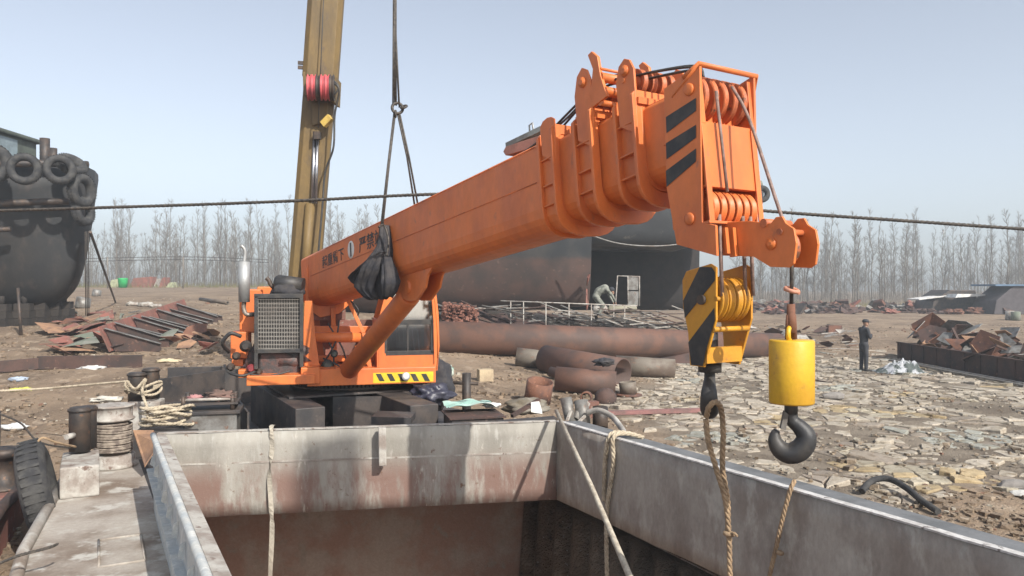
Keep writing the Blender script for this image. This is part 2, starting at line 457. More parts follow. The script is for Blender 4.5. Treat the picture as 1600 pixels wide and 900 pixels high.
# ------------------------------------------------------------ bare poplars
def poplar_meshes(seed, h):
    rr = random.Random(seed); tb = MB(); cb = MB()
    bend = [V((rr.uniform(-.06,.06)*i, rr.uniform(-.06,.06)*i, h*i/6)) for i in range(7)]
    tb.tube(bend, [.075*(1-i/6.4)+.012 for i in range(7)], 5, smooth=True)
    for k in range(46):
        t = rr.uniform(.14, .97); i = min(5, int(t*6)); p = bend[i].lerp(bend[i+1], t*6-i)
        a = rr.uniform(0, 6.28); L = (1.1-t)*rr.uniform(.9, 2.3)+.35; up = rr.uniform(.5, 2.2)
        d = V((math.cos(a), math.sin(a), up)).normalized()
        q = p + d*L*.5; e = q + (d + V((rr.uniform(-.2,.2), rr.uniform(-.2,.2), .35))).normalized()*L*.5
        cb.tube([p, q, e], [.018*(1.1-t)+.008, .011, .005], 3, cap=False)
        for j in range(9):
            u = rr.uniform(.15, 1); s = p.lerp(e, u); dd = (d + V((rr.uniform(-.9,.9), rr.uniform(-.9,.9), rr.uniform(-.1,.6)))).normalized()
            cb.tube([s, s + dd*L*rr.uniform(.2, .5)], [.0085, .0045], 3, cap=False)
    return tb, cb
protos = []
for sd_ in range(7):
    h = R(9.5, 12.5); tb, cb = poplar_meshes(sd_+3, h)
    root = thing('poplar_tree', (0, 0, 0), 'x', 'tree')
    tb.build('trunk', bark, root); cb.build('crown', twig, root); protos.append(root)
rows = []
for i in range(52): rows.append((R(118, 660), R(92, 112), 0))
for i in range(104): rows.append((R(100, 700), R(120, 175), 1))
for i in range(40): rows.append((R(1180, 1640), R(86, 104), 2))
for i in range(92): rows.append((R(1150, 1680), R(112, 170), 3))
LB = ['bare pale poplar in the front row beyond the left field', 'hazy bare poplar in the deep row beyond the left field',
      'bare poplar in the front row behind the right scrap yard', 'hazy bare poplar in the deep row behind the right scrap yard']
for i, (px, D, k) in enumerate(rows):
    o = protos[i] if i < len(protos) else copy_tree(protos[i % len(protos)])
    p = at(px, D, -.1); o.location = p; s = R(.6, 1.1) * (1.0 if k in (0, 1) else .98); s *= D/100 if k in (1, 3) else 1
    o.scale = (s, s, s); o.rotation_euler.z = R(0, 6.28)
    zone = [(150,'close to the bow of the left ship'),(210,'above the green bin'),(270,'above the far brick stacks'),(330,'right of the far brick stacks'),(385,'just left of the exhaust pipe'),(450,'between exhaust pipe and ochre boom'),(520,'behind the ochre boom'),(600,'right of the ochre boom'),(1170,'far behind the dark ship'),(1240,'just left of the boom nose wire'),(1300,'right of the boom nose wire'),(1360,'above the standing man'),(1430,'above the head of the long trough'),(1500,'above the silvery roof sheet'),(1560,'left of the blue roofed shed'),(9999,'above the blue roofed shed')]
    zn = next(t_ for x_, t_ in zone if px < x_)
    dp = ['nearer', 'hazier', 'nearer', 'hazier'][k]
    tag(o, 'one of the %s bare poplars %s' % (dp, zn), 'tree', '%s bare poplars %s' % (dp, zn))
# low brush at the foot of the trees
mb = MB(); rnd = random.Random(3)
for i in range(5200):
    if rnd.random() < .5: px, D = rnd.uniform(110, 700), rnd.uniform(86, 135)
    else: px, D = rnd.uniform(1150, 1700), rnd.uniform(84, 130)
    p = at(px, D); hh = rnd.uniform(.8, 3.4)
    mb.tube([p, p + V((rnd.uniform(-.4,.4), rnd.uniform(-.4,.4), hh))], [.02, .006], 3, cap=False)
bo = mb.build('brushwood', twig); tag(bo, 'thin grey brushwood and saplings standing at the foot of the poplars', 'brushwood', kind='stuff')
mb = MB()
for i in range(2600):
    px, D = (rnd.uniform(120, 700), rnd.uniform(84, 92)) if rnd.random() < .6 else (rnd.uniform(1190, 1660), rnd.uniform(70, 84))
    p = at(px, D); mb.tube([p, p + V((rnd.uniform(-.2,.2), rnd.uniform(-.2,.2), rnd.uniform(.15,.6)))], [.03, .01], 3, cap=False)
grassm = mat('dry_grass', (.19, .19, .08), (.24, .2, .11), rough=.95, bump=0, speck=0, scale=.3)
tag(mb.build('grass', grassm), 'tufts of dry olive grass along the far edge of the yard', 'grass', kind='stuff')

# haze
hm = bpy.data.materials.new('haze_air'); hm.use_nodes = True; N = hm.node_tree.nodes; N.clear()
pv = N.new('ShaderNodeVolumePrincipled'); pv.inputs['Color'].default_value = (.86, .94, 1, 1); pv.inputs['Density'].default_value = HAZE; pv.inputs['Anisotropy'].default_value = .2
mo = N.new('ShaderNodeOutputMaterial'); hm.node_tree.links.new(pv.outputs[0], mo.inputs['Volume'])
mb = MB(); mb.box((0, 180, 15), (860, 500, 37)); hz = mb.build('haze', hm); tag(hz, 'pale spring haze lying over the yard', 'haze', kind='stuff')
# ------------------------------------------------------------ the barge with its open hold
def plan(p, z): return V((p.x, p.y, z))
barge = thing('open_hold_barge', V((-1.5, 9, HB)), 'worn steel barge in the foreground with a wide open cargo hold', 'barge')
hullm = mat('barge_hull_paint', (.07, .06, .055), (.13, .08, .06), rough=.75)
deckm = mat('worn_deck_paint', (.37, .33, .285), (.19, .145, .11), rough=.8, scale=1.1, lo=.42, hi=.66, c3=(.46, .435, .39), s3=3.2, lo3=.5, hi3=.64, bump=.4, bscale=30)
# coaming: pale grey paint over red primer, streaked
cm = bpy.data.materials.new('coaming_paint'); cm.use_nodes = True; n = cm.node_tree; N = n.nodes; Lk = n.links.new
b = N['Principled BSDF']; b.inputs['Roughness'].default_value = .85; b.inputs['Specular IOR Level'].default_value = .2
g = N.new('ShaderNodeNewGeometry')
mpS = N.new('ShaderNodeMapping'); mpS.inputs['Scale'].default_value = (1, 1, .28); Lk(g.outputs['Position'], mpS.inputs[0])
def cn(s, stre=False, det=8, rg=.65):
    t = N.new('ShaderNodeTexNoise'); t.inputs['Scale'].default_value = s; t.inputs['Detail'].default_value = det; t.inputs['Roughness'].default_value = rg
    Lk(mpS.outputs[0] if stre else g.outputs['Position'], t.inputs['Vector']); return t.outputs[0]
sp = N.new('ShaderNodeSeparateXYZ'); Lk(g.outputs['Position'], sp.inputs[0])
def ma(op, a, c):
    x = N.new('ShaderNodeMath'); x.operation = op
    for i, q in enumerate((a, c)):
        if isinstance(q, (int, float)): x.inputs[i].default_value = q
        else: Lk(q, x.inputs[i])
    return x.outputs[0]
hgt = gr(sp.outputs[2], 1.18, .80)           # 0 in the upper third, 1 below
prim = ma('MULTIPLY', hgt, gr(ma('ADD', cn(1.7, True), ma('MULTIPLY', cn(12, True), .5)), .60, .80))
oc = gx(gr(cn(2.0, True), .35, .68), (.36, .34, .30), (.25, .235, .205))
oc = gx(gr(cn(14, True, 6), .5, .72), oc, (.38, .365, .33))
oc = gx(prim, oc, (.215, .14, .115))
oc = gx(gr(ma('MULTIPLY', cn(22, True, 3), cn(3.1, True)), .33, .43), oc, (.44, .41, .36))
oc = gx(gr(cn(11, False, 5), .62, .72), oc, (.17, .105, .075))
Lk(oc, b.inputs['Base Color'])
bp = N.new('ShaderNodeBump'); bp.inputs['Strength'].default_value = .35; bp.inputs['Distance'].default_value = .012; Lk(cn(30), bp.inputs['Height']); Lk(bp.outputs[0], b.inputs['Normal'])
coam_m = cm
coam_g = mat('grey_coaming_paint', (.36, .33, .29), (.25, .215, .185), rough=.8, scale=1.6, c3=(.42,.395,.35), s3=5, lo3=.5, hi3=.7, stretch=(1,1,.5), bump=.4)
rim_blue = mat('pale_blue_rim_paint', (.40, .43, .44), (.5, .5, .47), rough=.7, scale=5, c3=(.6,.6,.57), s3=12, lo3=.5)
rim_grey = mat('slate_rim_paint', (.16, .165, .17), (.11,.115,.118), rough=.7, scale=3)
hold_m = mat('hold_paint', (.32, .20, .15), (.36, .29, .235), rough=.85, scale=1.6, c3=(.3,.25,.2), s3=6, lo3=.55, hi3=.7, bump=.4)

mb = MB()   # hull sides
n = len(HULL)
for i in range(n):
    a, c = HULL[i], HULL[(i+1) % n]
    mb.prism([plan(a, HB), plan(c, HB), plan(c, DZ-.012), plan(a, DZ-.012)], (cen - (a+c)/2).normalized()*.03)
mb.build('hull', hullm, barge)
# decks (sheets round the hatch)
def sheet(mb, pts, z, th=.02): mb.prism([plan(p, z) for p in pts], (0, 0, -th))
mb = MB(); sheet(mb, [Lout[0], C4 - bl*.01, C1 - bl*.01, Lout[2], Lout[1]], DZ); mb.build('side_deck', deckm, barge)
mb = MB(); sheet(mb, [C3 + bl*.01, Rout[4], Rout[3], C2 + bl*.01], DZ); mb.build('side_deck', deckm, barge)
mb = MB(); far_in = (C2 - C1).cross(V((0,0,1))).normalized()
if far_in.y < 0: far_in = -far_in                     # points away from the hold
FM = C1 - bd*2.6 - bl*.05
sheet(mb, [Lout[3], Lout[4], Lout[5], Lout[6], Rout[0], Rout[1], Rout[2], Rout[3], C2 + far_in*.01 + bl*.01, C1 + far_in*.01, FM], DZ)
mb.build('foredeck', decksteel, barge)
mb = MB(); sheet(mb, [Lout[2], C1 - bl*.01, C1 + far_in*.008, FM - far_in*.002, Lout[3]], DZ); mb.build('side_deck', deckm, barge)
mb = MB(); sheet(mb, [Lout[0], Rout[4], C3, C4], DZ); mb.build('after_deck', deckm, barge)
# coamings
def wav(a, c, zt, zb, off, m, name, seg=26, amp=.012, topf=None):
    mb = MB(); off = off.normalized()
    rows = 6; V0 = []
    for j in range(rows+1):
        for i in range(seg+1):
            t = i/seg; p = a.lerp(c, t); z = zb + (zt-zb)*j/rows
            d = noise.noise(V((p.x*1.4, p.y*1.4, z*2)))*amp
            V0.append(V((p.x, p.y, z + (noise.noise(V((p.x*3, p.y*3, 7)))*.006 if j in (0, rows) else 0))) + off*d)
    k = len(V0); V1 = [p + off*.025 for p in V0]
    W = seg+1
    fs = [(j*W+i, j*W+i+1, (j+1)*W+i+1, (j+1)*W+i) for j in range(rows) for i in range(seg)]
    fs += [tuple(k+q for q in f[::-1]) for f in fs]
    for i in range(seg): fs.append((rows*W+i, rows*W+i+1, k+rows*W+i+1, k+rows*W+i)); fs.append((i+1, i, k+i, k+i+1))
    for j in range(rows): fs.append((j*W, (j+1)*W, k+(j+1)*W, k+j*W)); fs.append(((j+1)*W+seg, j*W+seg, k+j*W+seg, k+(j+1)*W+seg))
    mb.add(V0+V1, fs, None, True)
    return mb.build(name, m, barge)
wav(C1, C2, CT, CB, far_in, coam_m, 'coaming', 40)
wav(C2, C3, CT, CB, bl, coam_g, 'coaming', 60)
wav(C1, C4, CT, CB, -bl, rim_blue, 'coaming', 60)
wav(C4, C3, CT, CB, bd, coam_g, 'coaming', 20)
# rims
mb = MB(); z = CT + .004
mb.prism([plan(C1 + far_in*.03, z), plan(C2 + far_in*.03, z), plan(C2 + far_in*.10, z), plan(C1 + far_in*.10, z)], (0,0,.012)); mb.build('coaming_rim', palemet, barge)
mb = MB()   # right flange: slate strip, outside a white painted inner edge
mb.prism([plan(C2 + bl*.06, z), plan(C3 + bl*.06, z), plan(C3 + bl*.33, z-.01), plan(C2 + bl*.33, z-.01)], (0,0,-.02)); mb.build('coaming_rim', rim_grey, barge)
mb = MB()
pts = []
for i in range(80):
    p = C2.lerp(C3, i/79); pts.append(plan(p + bl*.02, CT + .006 + noise.noise(p*2.3)*.004))
pin_ = [p + bl*(.006*noise.noise(p*5)) for p in pts]
for p, q in zip(pin_, pin_[1:]): mb.prism([p - bl*.025, q - bl*.025, q + bl*.042, p + bl*.042], (0,0,.014))
mb.build('rim_edge', mat('chipped_white_rim', (.58,.57,.55), (.42,.4,.38), rough=.6, scale=12, c3=(.2,.18,.17), s3=16, lo3=.6, hi3=.66), barge)
mb = MB()   # left: round blue bead outside, flat white strip inside
mb.tube([plan(C1.lerp(C4, i/60) - bl*.03, CT + .005 + noise.noise(C1.lerp(C4, i/60)*2)*.006) for i in range(61)], .03, 12); mb.build('coaming_rim', rim_blue, barge)
mb = MB(); mb.prism([plan(C1 - bl*.0, z), plan(C4 - bl*.0, z), plan(C4 + bl*.10, z-.02), plan(C1 + bl*.10, z-.02)], (0,0,.012)); mb.build('rim_plate', palemet, barge, bevel=.004)
# outside stays on the left coaming
for k in range(15):
    p = C1 + bd*(.35 + k*.52) - bl*.028; mb = MB()
    mb.prism([plan(p, CT-.14), plan(p - bl*.035, CT-.16), plan(p - bl*.05, CT-.24), plan(p - bl*.01, CT-.27)], bd*.014); mb.build('stay_bracket', rim_blue, barge)
mb = MB(); mb.beam(plan(C1 - bl*.06, CT-.36), plan(C4 - bl*.06, CT-.36), .07, .012); mb.build('coaming_stringer', rim_blue, barge)
# hold
H1, H2, H3, H4 = C1 + far_in*2.3 - bl*.6, C2 + far_in*2.3 + bl*.35, C3 + bl*.35 + bd*.3, C4 - bl*.6 + bd*.3
def hwall(a, c, name='hold_wall'):
    mb = MB(); mb.prism([plan(a, FL), plan(c, FL), plan(c, DZ-.024), plan(a, DZ-.024)], (((a+c)/2 - (H1+H2+H3+H4)/4)*V((1,1,0))).normalized()*.02); return mb.build(name, hold_m, barge)
hwall(H1, H2); hwall(H2, H3); hwall(H3, H4); hwall(H4, H1)
mb = MB(); mb.prism([plan(H1, FL), plan(H2, FL), plan(H3, FL), plan(H4, FL)], (0,0,-.02)); mb.build('hold_floor', hold_m, barge)
mb = MB()   # web frames and stringers along the right hold wall
for k in range(26):
    p = H2 + bd*(.55 + k*.55); q = p - bl*.07
    mb.beam(plan(q, FL+.01), plan(q, DZ-.05), .012, .13, up=bl)
mb.build('hold_frames', palemet, barge)
for z_ in (.05, -.55, -1.15):
    mb = MB(); mb.beam(plan(H2 - bl*.075, z_), plan(H3 - bl*.075, z_), .14, .014); mb.build('hold_stringer', palemet, barge)
# toe rail along the left deck edge and faint weld beads
mb = MB()
for i in range(4): 
    pass
E0, E1 = Lout[1] + bd*9, Lout[1]
mb.tube([plan(E0 + bl*.05, DZ+.02), plan(E1 + bl*.05, DZ+.02), plan(Lout[2] + bl*.05, DZ+.02)], .055, 10); mb.build('rubbing_rail', deckm, barge)
mb = MB(); c0 = C1 + bd*.9 - bl*.55
for a_, b_ in (((0,0),(.8,0)), ((.8,0),(.8,.36)), ((0,.36),(0,0)), ((.0,.36),(.8,.36))):
    mb.tube([plan(c0 + bd*a_[0] + bl*a_[1], DZ+.004), plan(c0 + bd*b_[0] + bl*b_[1], DZ+.004)], .012, 6)
mb.build('deck_hatch_bead', deckm, barge)
mb = MB()   # welded bracket on the far coaming
p = P(597, 666, 8.72); mb.beam(P(597, 668, 8.66), P(598, 727, 8.66), .085, .10, up=far_in); mb.build('coaming_bracket', palemet, barge, bevel=.01)
mb = MB(); mb.beam(C1*1 + V((0,0,0)) + V((0,0,1.07)) - far_in*.004, C2 + V((0,0,1.05)) - far_in*.004, .02, .006, up=far_in); mb.build('weld_seam', palemet, barge)
# bow bulwark, black plates
def fence_plate(mb, pts, z0, z1, th=.03):
    for a, c in zip(pts, pts[1:]):
        d = (c-a).normalized(); nn = V((-d.y, d.x, 0)); mb.prism([plan(a,z0), plan(c,z0), plan(c,z1), plan(a,z1)], nn*th)
mb = MB(); fence_plate(mb, [V((-6.2, 13.4, 0)), Lout[4], Lout[5], Lout[6], Rout[0]], DZ, 1.32); mb.build('bulwark', decksteel, barge)
mb = MB(); fence_plate(mb, [V((-5.7, 12.6, 0)), V((-4.6, 12.9, 0)), V((-4.0, 11.6, 0))], DZ, 1.12); mb.build('splash_plate', decksteel, barge)
# bollard pedestals
def pedestal(px0, px1, pyt, D, z0=DZ):
    a = P(px0, pyt, D); c = P(px1, pyt, D); w_ = c.x - a.x
    mb = MB(); mb.box(((a.x+c.x)/2, D + .2, (a.z+z0)/2), (w_, .42, a.z - z0), (V((.97,.243,0)), V((-.243,.97,0)), V((0,0,1)))); return mb.build('pedestal', palemet, barge, bevel=.015)
pedestal(196, 243, 628, 12.2)
mb = MB(); mb.box((-5.17, 9.2, .78), (.40, .95, .36), (bl, bd, V((0,0,1)))); mb.build('pedestal', palemet, barge, bevel=.02)
def bollard_part(px, py0, py1, D, wpx, mt=dsteel, cap=True):
    p1 = P(px, py1, D); p0 = P(px, py0, D); r = wpx/2/1200*D
    mb = MB(); mb.tube([p1, p1.lerp(p0, .93), p0], [r, r, r*.93], 20)
    if cap: mb.tube([p0 - V((0,0,.05)), p0 - V((0,0,.02))], r*1.12, 20)
    return mb.build('bollard', mt, barge)
bollard_part(214, 582, 632, 12.4, 26); bollard_part(236, 575, 630, 12.6, 24)
bb = bollard_part(125, 636, 704, 9.5, 31); bollard_part(138, 634, 700, 9.9, 24)
mb = MB(); p = P(115, 680, 9.35); mb.cyl(p, p + V((-.02,-.12,0)), .035, 12); mb.build('spigot', palemet, bb)
dm = thing('shadow_blocker', V((9.95, -8.0, DZ)), 'added tall unseen shadow-casting mast on the starboard side deck behind the camera', 'blocker')  # unseen post added behind the camera to cast a shadow band on the far coaming
mb = MB(); mb.box((9.95, -8, DZ+8.3), (.62, .5, 16.6), (bl, bd, V((0,0,1)))); mb.build('blocker', ochre if 'ochre' in globals() else orange, dm, bevel=.02)
mb = MB(); mb.box((9.95, -8, DZ+.05), (.95, .95, .1), (bl, bd, V((0,0,1)))); mb.build('base_plate', dsteel, dm)
# foredeck beams carrying the crane
def gird(p, L, wd, zt, zb, name='support_beam'):
    mb = MB(); a = plan(p, (zt+zb)/2); mb.box(a - bd*(L/2), (wd, L, zt-zb), (bl, -bd, V((0,0,1)))); return mb.build(name, decksteel, barge, bevel=.012)
gird(V((-2.86, 10.9, 0)), 3.6, .42, 1.30, DZ); gird(V((-1.27, 11.15, 0)), 3.4, .44, 1.305, DZ)
mb = MB(); mb.prism([P(520, 620, 12.05), P(640, 619, 12.2), P(640, 700, 12.2), P(520, 700, 12.05)], (0,.03,0)); mb.build('cross_plate', decksteel, barge)
mb = MB(); mb.prism([P(580, 651, 10.4), P(642, 653, 10.5), P(642, 663, 10.5), P(580, 663, 10.4)], (0,.5,0)); mb.build('low_plate', decksteel, barge)
# windlass
wl = thing('deck_winch', P(176, 725, 10.35), 'rusty white deck winch drum wound with old wire beside the left coaming', 'winch')
c0 = P(177, 725, 10.35); c0.z = DZ
mb = MB(); mb.lathe(c0, (0,0,1), [(0,.30),(.02,.31),(.05,.31),(.06,.27),(.16,.27),(.17,.25)], 28); mb.build('base', palemet, wl)
mb = MB(); mb.lathe(c0, (0,0,1), [(.17,.2),(.62,.2)], 24); mb.build('drum', dsteel, wl)
mb = MB()
pts = []
for i in range(420):
    a = i/420*2*math.pi*15; pts.append(c0 + V((math.cos(a)*.225, math.sin(a)*.225, .2 + .38*i/420 + math.sin(a*1.7)*.008)))
mb.tube(pts, .016, 6); mb.build('wire_coil', mat('old_wire_coil', (.30,.25,.2),(.14,.11,.09), rough=.8, scale=14), wl)
mb = MB(); mb.lathe(c0, (0,0,1), [(.62,.25),(.64,.27),(.65,.27),(.66,.24),(.80,.24),(.81,.265),(.825,.265),(.83,.23)], 28); mb.build('head_flange', palemet, wl)
# brown loose plate by the coaming corner
mb = MB(); mb.prism([P(208, 672, 10.2), P(240, 672, 10.2), P(250, 690, 9.7), P(226, 727, 9.6)], (0,0,-.03)); tag(mb.build('steel_offcut', tan_plate), 'brown wedge of steel plate leaning between winch and left coaming', 'plate')
# rope coil and mooring lines
mb = MB(); cc = P(262, 668, 11.2); cc.z = .95
pts = []
rnd = random.Random(2)
for i in range(70):
    a = i*.55; r_ = .30 + .06*math.sin(i*1.3); pts.append(cc + V((math.cos(a)*r_*1.1, math.sin(a)*r_*.7, .02 + i*.0042 + rnd.uniform(0,.05))))
rope_mb(mb, pts, .022, sub=4); tag(mb.build('rope_coil', palerope), 'heap of coiled pale rope on the foredeck beside the winch box', 'rope')
mb = MB(); fence = P(262, 690, 11.2); mb.box((cc.x, cc.y+.05, .775), (.85, .7, .35), (V((.97,.243,0)), V((-.243,.97,0)), V((0,0,1)))); mb.build('low_locker', decksteel, barge, bevel=.01)
mb = MB()
q0 = P(214, 600, 12.25); q1 = P(236, 596, 12.4)
for k in range(3):
    z_ = k*.05; rr_ = .17
    loop = []
    for i in range(25):
        a = i/24*2*math.pi; c_ = q0.lerp(q1, .5 + .5*math.cos(a)); 
        loop.append(V((c_.x, c_.y, q0.z - .12 + z_)) + V((math.cos(a)*rr_*.95, math.sin(a)*rr_*1.2 - .02, .05*math.sin(a*2+k))))
    rope_mb(mb, loop, .022, sub=3)
rope_mb(mb, [P(200,598,12.1), P(212,608,12.0), P(228,592,12.0), P(222,612,12.0), P(230,640,11.8), P(228,662,11.6), P(218,675,11.4)], .024)
rope_mb(mb, [P(-30,612,12.6), P(60,608,12.8), P(130,602,12.6), P(200,596,12.2)], .02)
tag(mb.build('mooring_rope', palerope), 'pale mooring rope wrapped round the twin bollards and stretched off to the left', 'rope')
# anchor windlass box with clutter
wb = thing('windlass_box', P(325, 665, 11.0), 'black deck box with clamps and tools lying on its lid', 'deck box')
ex = (V((.97,.243,0)), V((-.243,.97,0)), V((0,0,1)))
a0 = P(325, 645, 11.3); mb = MB(); mb.box((a0.x, a0.y+.2, (DZ+1.15)/2), (.72, .55, 1.15-DZ), ex); mb.build('body', greymet, wb, bevel=.01)
mb = MB(); mb.box((a0.x, a0.y+.2, 1.175), (.82, .62, .05), ex); mb.build('lid', decksteel, wb, bevel=.008)
mb = MB(); mb.box((a0.x, a0.y+.2, 1.30), (.74, .5, .03), ex); mb.build('upper_plate', decksteel, wb)
mb = MB()
for sx in (-.34, .34):
    for sy in (0, .4):
        c_ = V((a0.x, a0.y, 1.2)) + ex[0]*sx + ex[1]*sy; mb = MB(); mb.cyl(c_, c_ + V((0,0,.22)), .035, 10); mb.build('clamp', dsteel, wb)
mb = MB(); mb.cyl(V((a0.x,a0.y,1.36)) - ex[0]*.38, V((a0.x,a0.y,1.36)) + ex[0]*.36, .022, 10); mb.build('rod', palemet, wb)
rag = MB(); 
def lump(mb, c, rx, ry, rz, seed=0, n=14, m=9, amp=.25, fr=2.2):
    vs = []; c = V(c)
    for j in range(m+1):
        th = math.pi*j/m
        for i in range(n):
            a = 2*math.pi*i/n; d = V((math.sin(th)*math.cos(a), math.sin(th)*math.sin(a), math.cos(th)))
            q = 1 + amp*noise.fractal(d*fr + V((seed, 0, 0)), 1, 2, 3)
            vs.append(c + V((d.x*rx, d.y*ry, d.z*rz))*q)
    fs = [(j*n+i, (j+1)*n+i, (j+1)*n+(i+1)%n, j*n+(i+1)%n) for j in range(m) for i in range(n)]
    mb.add(vs, fs, None, True)
lump(rag, V((a0.x+.12, a0.y+.15, 1.40)), .2, .14, .07, 3, 22, 14, .7, 3); tag(rag.build('rag', mat('brown_rag', (.11,.075,.06), (.2,.12,.1), rough=.95)), 'crumpled brown rag on top of the black deck box', 'rag')
rag = MB(); lump(rag, V((a0.x-.25, a0.y+.15, 1.36)), .1, .08, .05, 5, 22, 14, .6, 3); tag(rag.build('glove', mat('pink_cloth', (.45,.2,.2), (.3,.2,.18), rough=.95)), 'crumpled pink work glove on the black deck box', 'glove')

# tyres as fenders on the left side of the barge
def tyre(c, axis, Rr, r, label, cat='tyre', group=None, flat=1.1, tread=True):
    t = thing('tyre', c, label, cat, group)
    mb = MB(); mb.torus(c, axis, Rr, r, 34, 12, flat); mb.build('tyre_casing', rubber, t)
    if tread:
        mb = MB(); ax = V(axis).normalized(); x, y = frame(ax)
        for i in range(36):
            a = 2*math.pi*i/36; d = x*math.cos(a) + y*math.sin(a); tg = ax.cross(d)
            mb.box(V(c) + d*(Rr + r*.97), (r*.06, r*flat*1.3, Rr*.1), (d, ax, tg))
        mb.build('tread', rubber, t)
    return t
pt = Lout[1] - bd*.9 - bl*.15; 
tyre(V((-5.36, 8.70, .72)), bl*.97 + V((0,0,.2)), .43, .14, 'large worn black tyre hanging as a fender on the near left side of the barge')
mb = MB(); rope_mb(mb, [V((-5.42, 8.7, 1.16)), V((-5.36, 8.75, 1.29)), V((-5.25, 8.85, 1.22)), P(118, 698, 9.35)], .014); tag(mb.build('fender_rope', hemp), 'thin rope holding the large tyre to the bollard', 'rope')
# neighbouring pontoon, far left
pon = thing('rusty_pontoon', V((-7.2, 8.6, -1)), 'rusty brown pontoon deck cut by the left edge of the picture', 'pontoon')
pq = [V((-5.05, 7.0, 0)), V((-6.0, 9.0, 0)), V((-6.75, 10.9, 0)), V((-10, 11.2, 0)), V((-10, 4, 0)), V((-4.5, 5.6, 0))]
mb = MB(); mb.prism([plan(p, .42) for p in pq], (0,0,-1.5)); mb.build('deck', rust_r, pon, bevel=.02)
mb = MB(); mb.tube([plan(p, .40) for p in (pq[5], pq[0], pq[1], pq[2])], .07, 10); mb.build('edge_tube', rust_d, pon)
c_ = V((-6.55, 9.9, .42)); mb = MB(); mb.lathe(c_, (0,0,1), [(0,.26),(.03,.26),(.04,.13),(.4,.12),(.42,.2),(.5,.2),(.52,.16)], 20); mb.build('mooring_bitt', dsteel, pon)
c_ = V((-7.3, 10.75, .42)); mb = MB(); mb.tube([c_, c_ + V((.02,0,.85))], .11, 16); mb.build('post', dsteel, pon)
mb = MB(); pts = [P(-20,640,9.6), P(30,660,9.4), P(60,690,9.0), P(110,700,9.4)]; rope_mb(mb, pts, .012); tag(mb.build('line', wirem), 'thin dark line sagging between the pontoon post and the barge', 'rope')
mb = MB(); pts = [P(-10,884,6.1), P(30,868,6.2), P(75,856,6.35), P(90,850,6.45)]; rope_mb(mb, pts, .012); tag(mb.build('line', wirem), 'thin line in the bottom left corner running to the deck edge', 'rope')
# ------------------------------------------------------------ the orange crane: boom frame
U = V((.633, -1, .1375)).normalized(); VV = V((.845, .535, 0)).normalized(); VV = (VV - U*VV.dot(U)).normalized(); WW = U.cross(VV).normalized()
if WW.z < 0: WW = -WW
O = V((-3.295, 13.18, 3.09))
def B(s, v, w_): return O + U*s + VV*v + WW*w_
CAMP = V((0, 0, CAMZ))
def sw(px, py, v):            # where the sight line through a point of the photo meets the plane v of the boom
    d = P(px, py, 1) - CAMP; k = (B(0, v, 0) - CAMP).dot(VV) / d.dot(VV); q = CAMP + d*k - O
    return q.dot(U), q.dot(WW)
def BT(px, py, v): s_, w_ = sw(px, py, v); return B(s_, v, w_)
crane = thing('mobile_crane', V((-2.6, 12.6, 1.3)), 'bright orange telescopic deck crane with glazed cab and thick boom reaching over the hold', 'crane')
def sect_profile(wd, h, rf=.55):      # closed profile (v, w): flat top with small chamfers, rounded belly
    c = .04; pts = [(-wd/2, h/2-c), (-wd/2+c, h/2), (wd/2-c, h/2), (wd/2, h/2-c)]
    yb = -h/2 + h*(1-rf)*.62
    pts.append((wd/2, yb))
    for i in range(1, 12):
        a = math.pi*i/12; ex_ = .75
        pts.append((math.copysign(abs(math.cos(a))**ex_, math.cos(a))*wd/2, yb - (yb + h/2)*math.sin(a)**ex_))
    pts.append((-wd/2, yb)); return pts
def sect(mb, s0, s1, wd, h, w0=0, wd1=None, h1=None, rf=.55):
    a = sect_profile(wd, h, rf); c = sect_profile(wd1 or wd, h1 or h, rf); n = len(a)
    mb.add([B(s0, v, w_+w0) for v, w_ in a] + [B(s1, v, w_+w0) for v, w_ in c],
           [list(range(n))[::-1], list(range(n, 2*n))] + [(i, (i+1)%n, n+(i+1)%n, n+i) for i in range(n)])
def collar(mb, s0, s1, wd, h, wi, hi, w0=0):   # thick frame plate round a section
    a = sect_profile(wd, h); c = sect_profile(wi, hi); n = len(a)
    vs = []
    for s_, pr in ((s0, a), (s1, a), (s1, c), (s0, c)): vs += [B(s_, v, w_+w0) for v, w_ in pr]
    fs = []
    for j in range(4):
        k = (j+1) % 4
        for i in range(n): fs.append((j*n+i, j*n+(i+1)%n, k*n+(i+1)%n, k*n+i))
    mb.add(vs, fs)
HW = .29
mb = MB(); sect(mb, -.1, 7.45, .58, .86); mb.build('base_boom', orange, crane, bevel=.012)
mb = MB(); sect(mb, 7.4, 7.95, .53, .76, .02); mb.build('boom_section', orange, crane, bevel=.01)
mb = MB(); sect(mb, 7.9, 8.5, .49, .71, .03); mb.build('boom_section', orange, crane, bevel=.01)
mb = MB(); sect(mb, 8.4, 9.0, .44, .64, .03); mb.build('boom_section', orange, crane, bevel=.01)
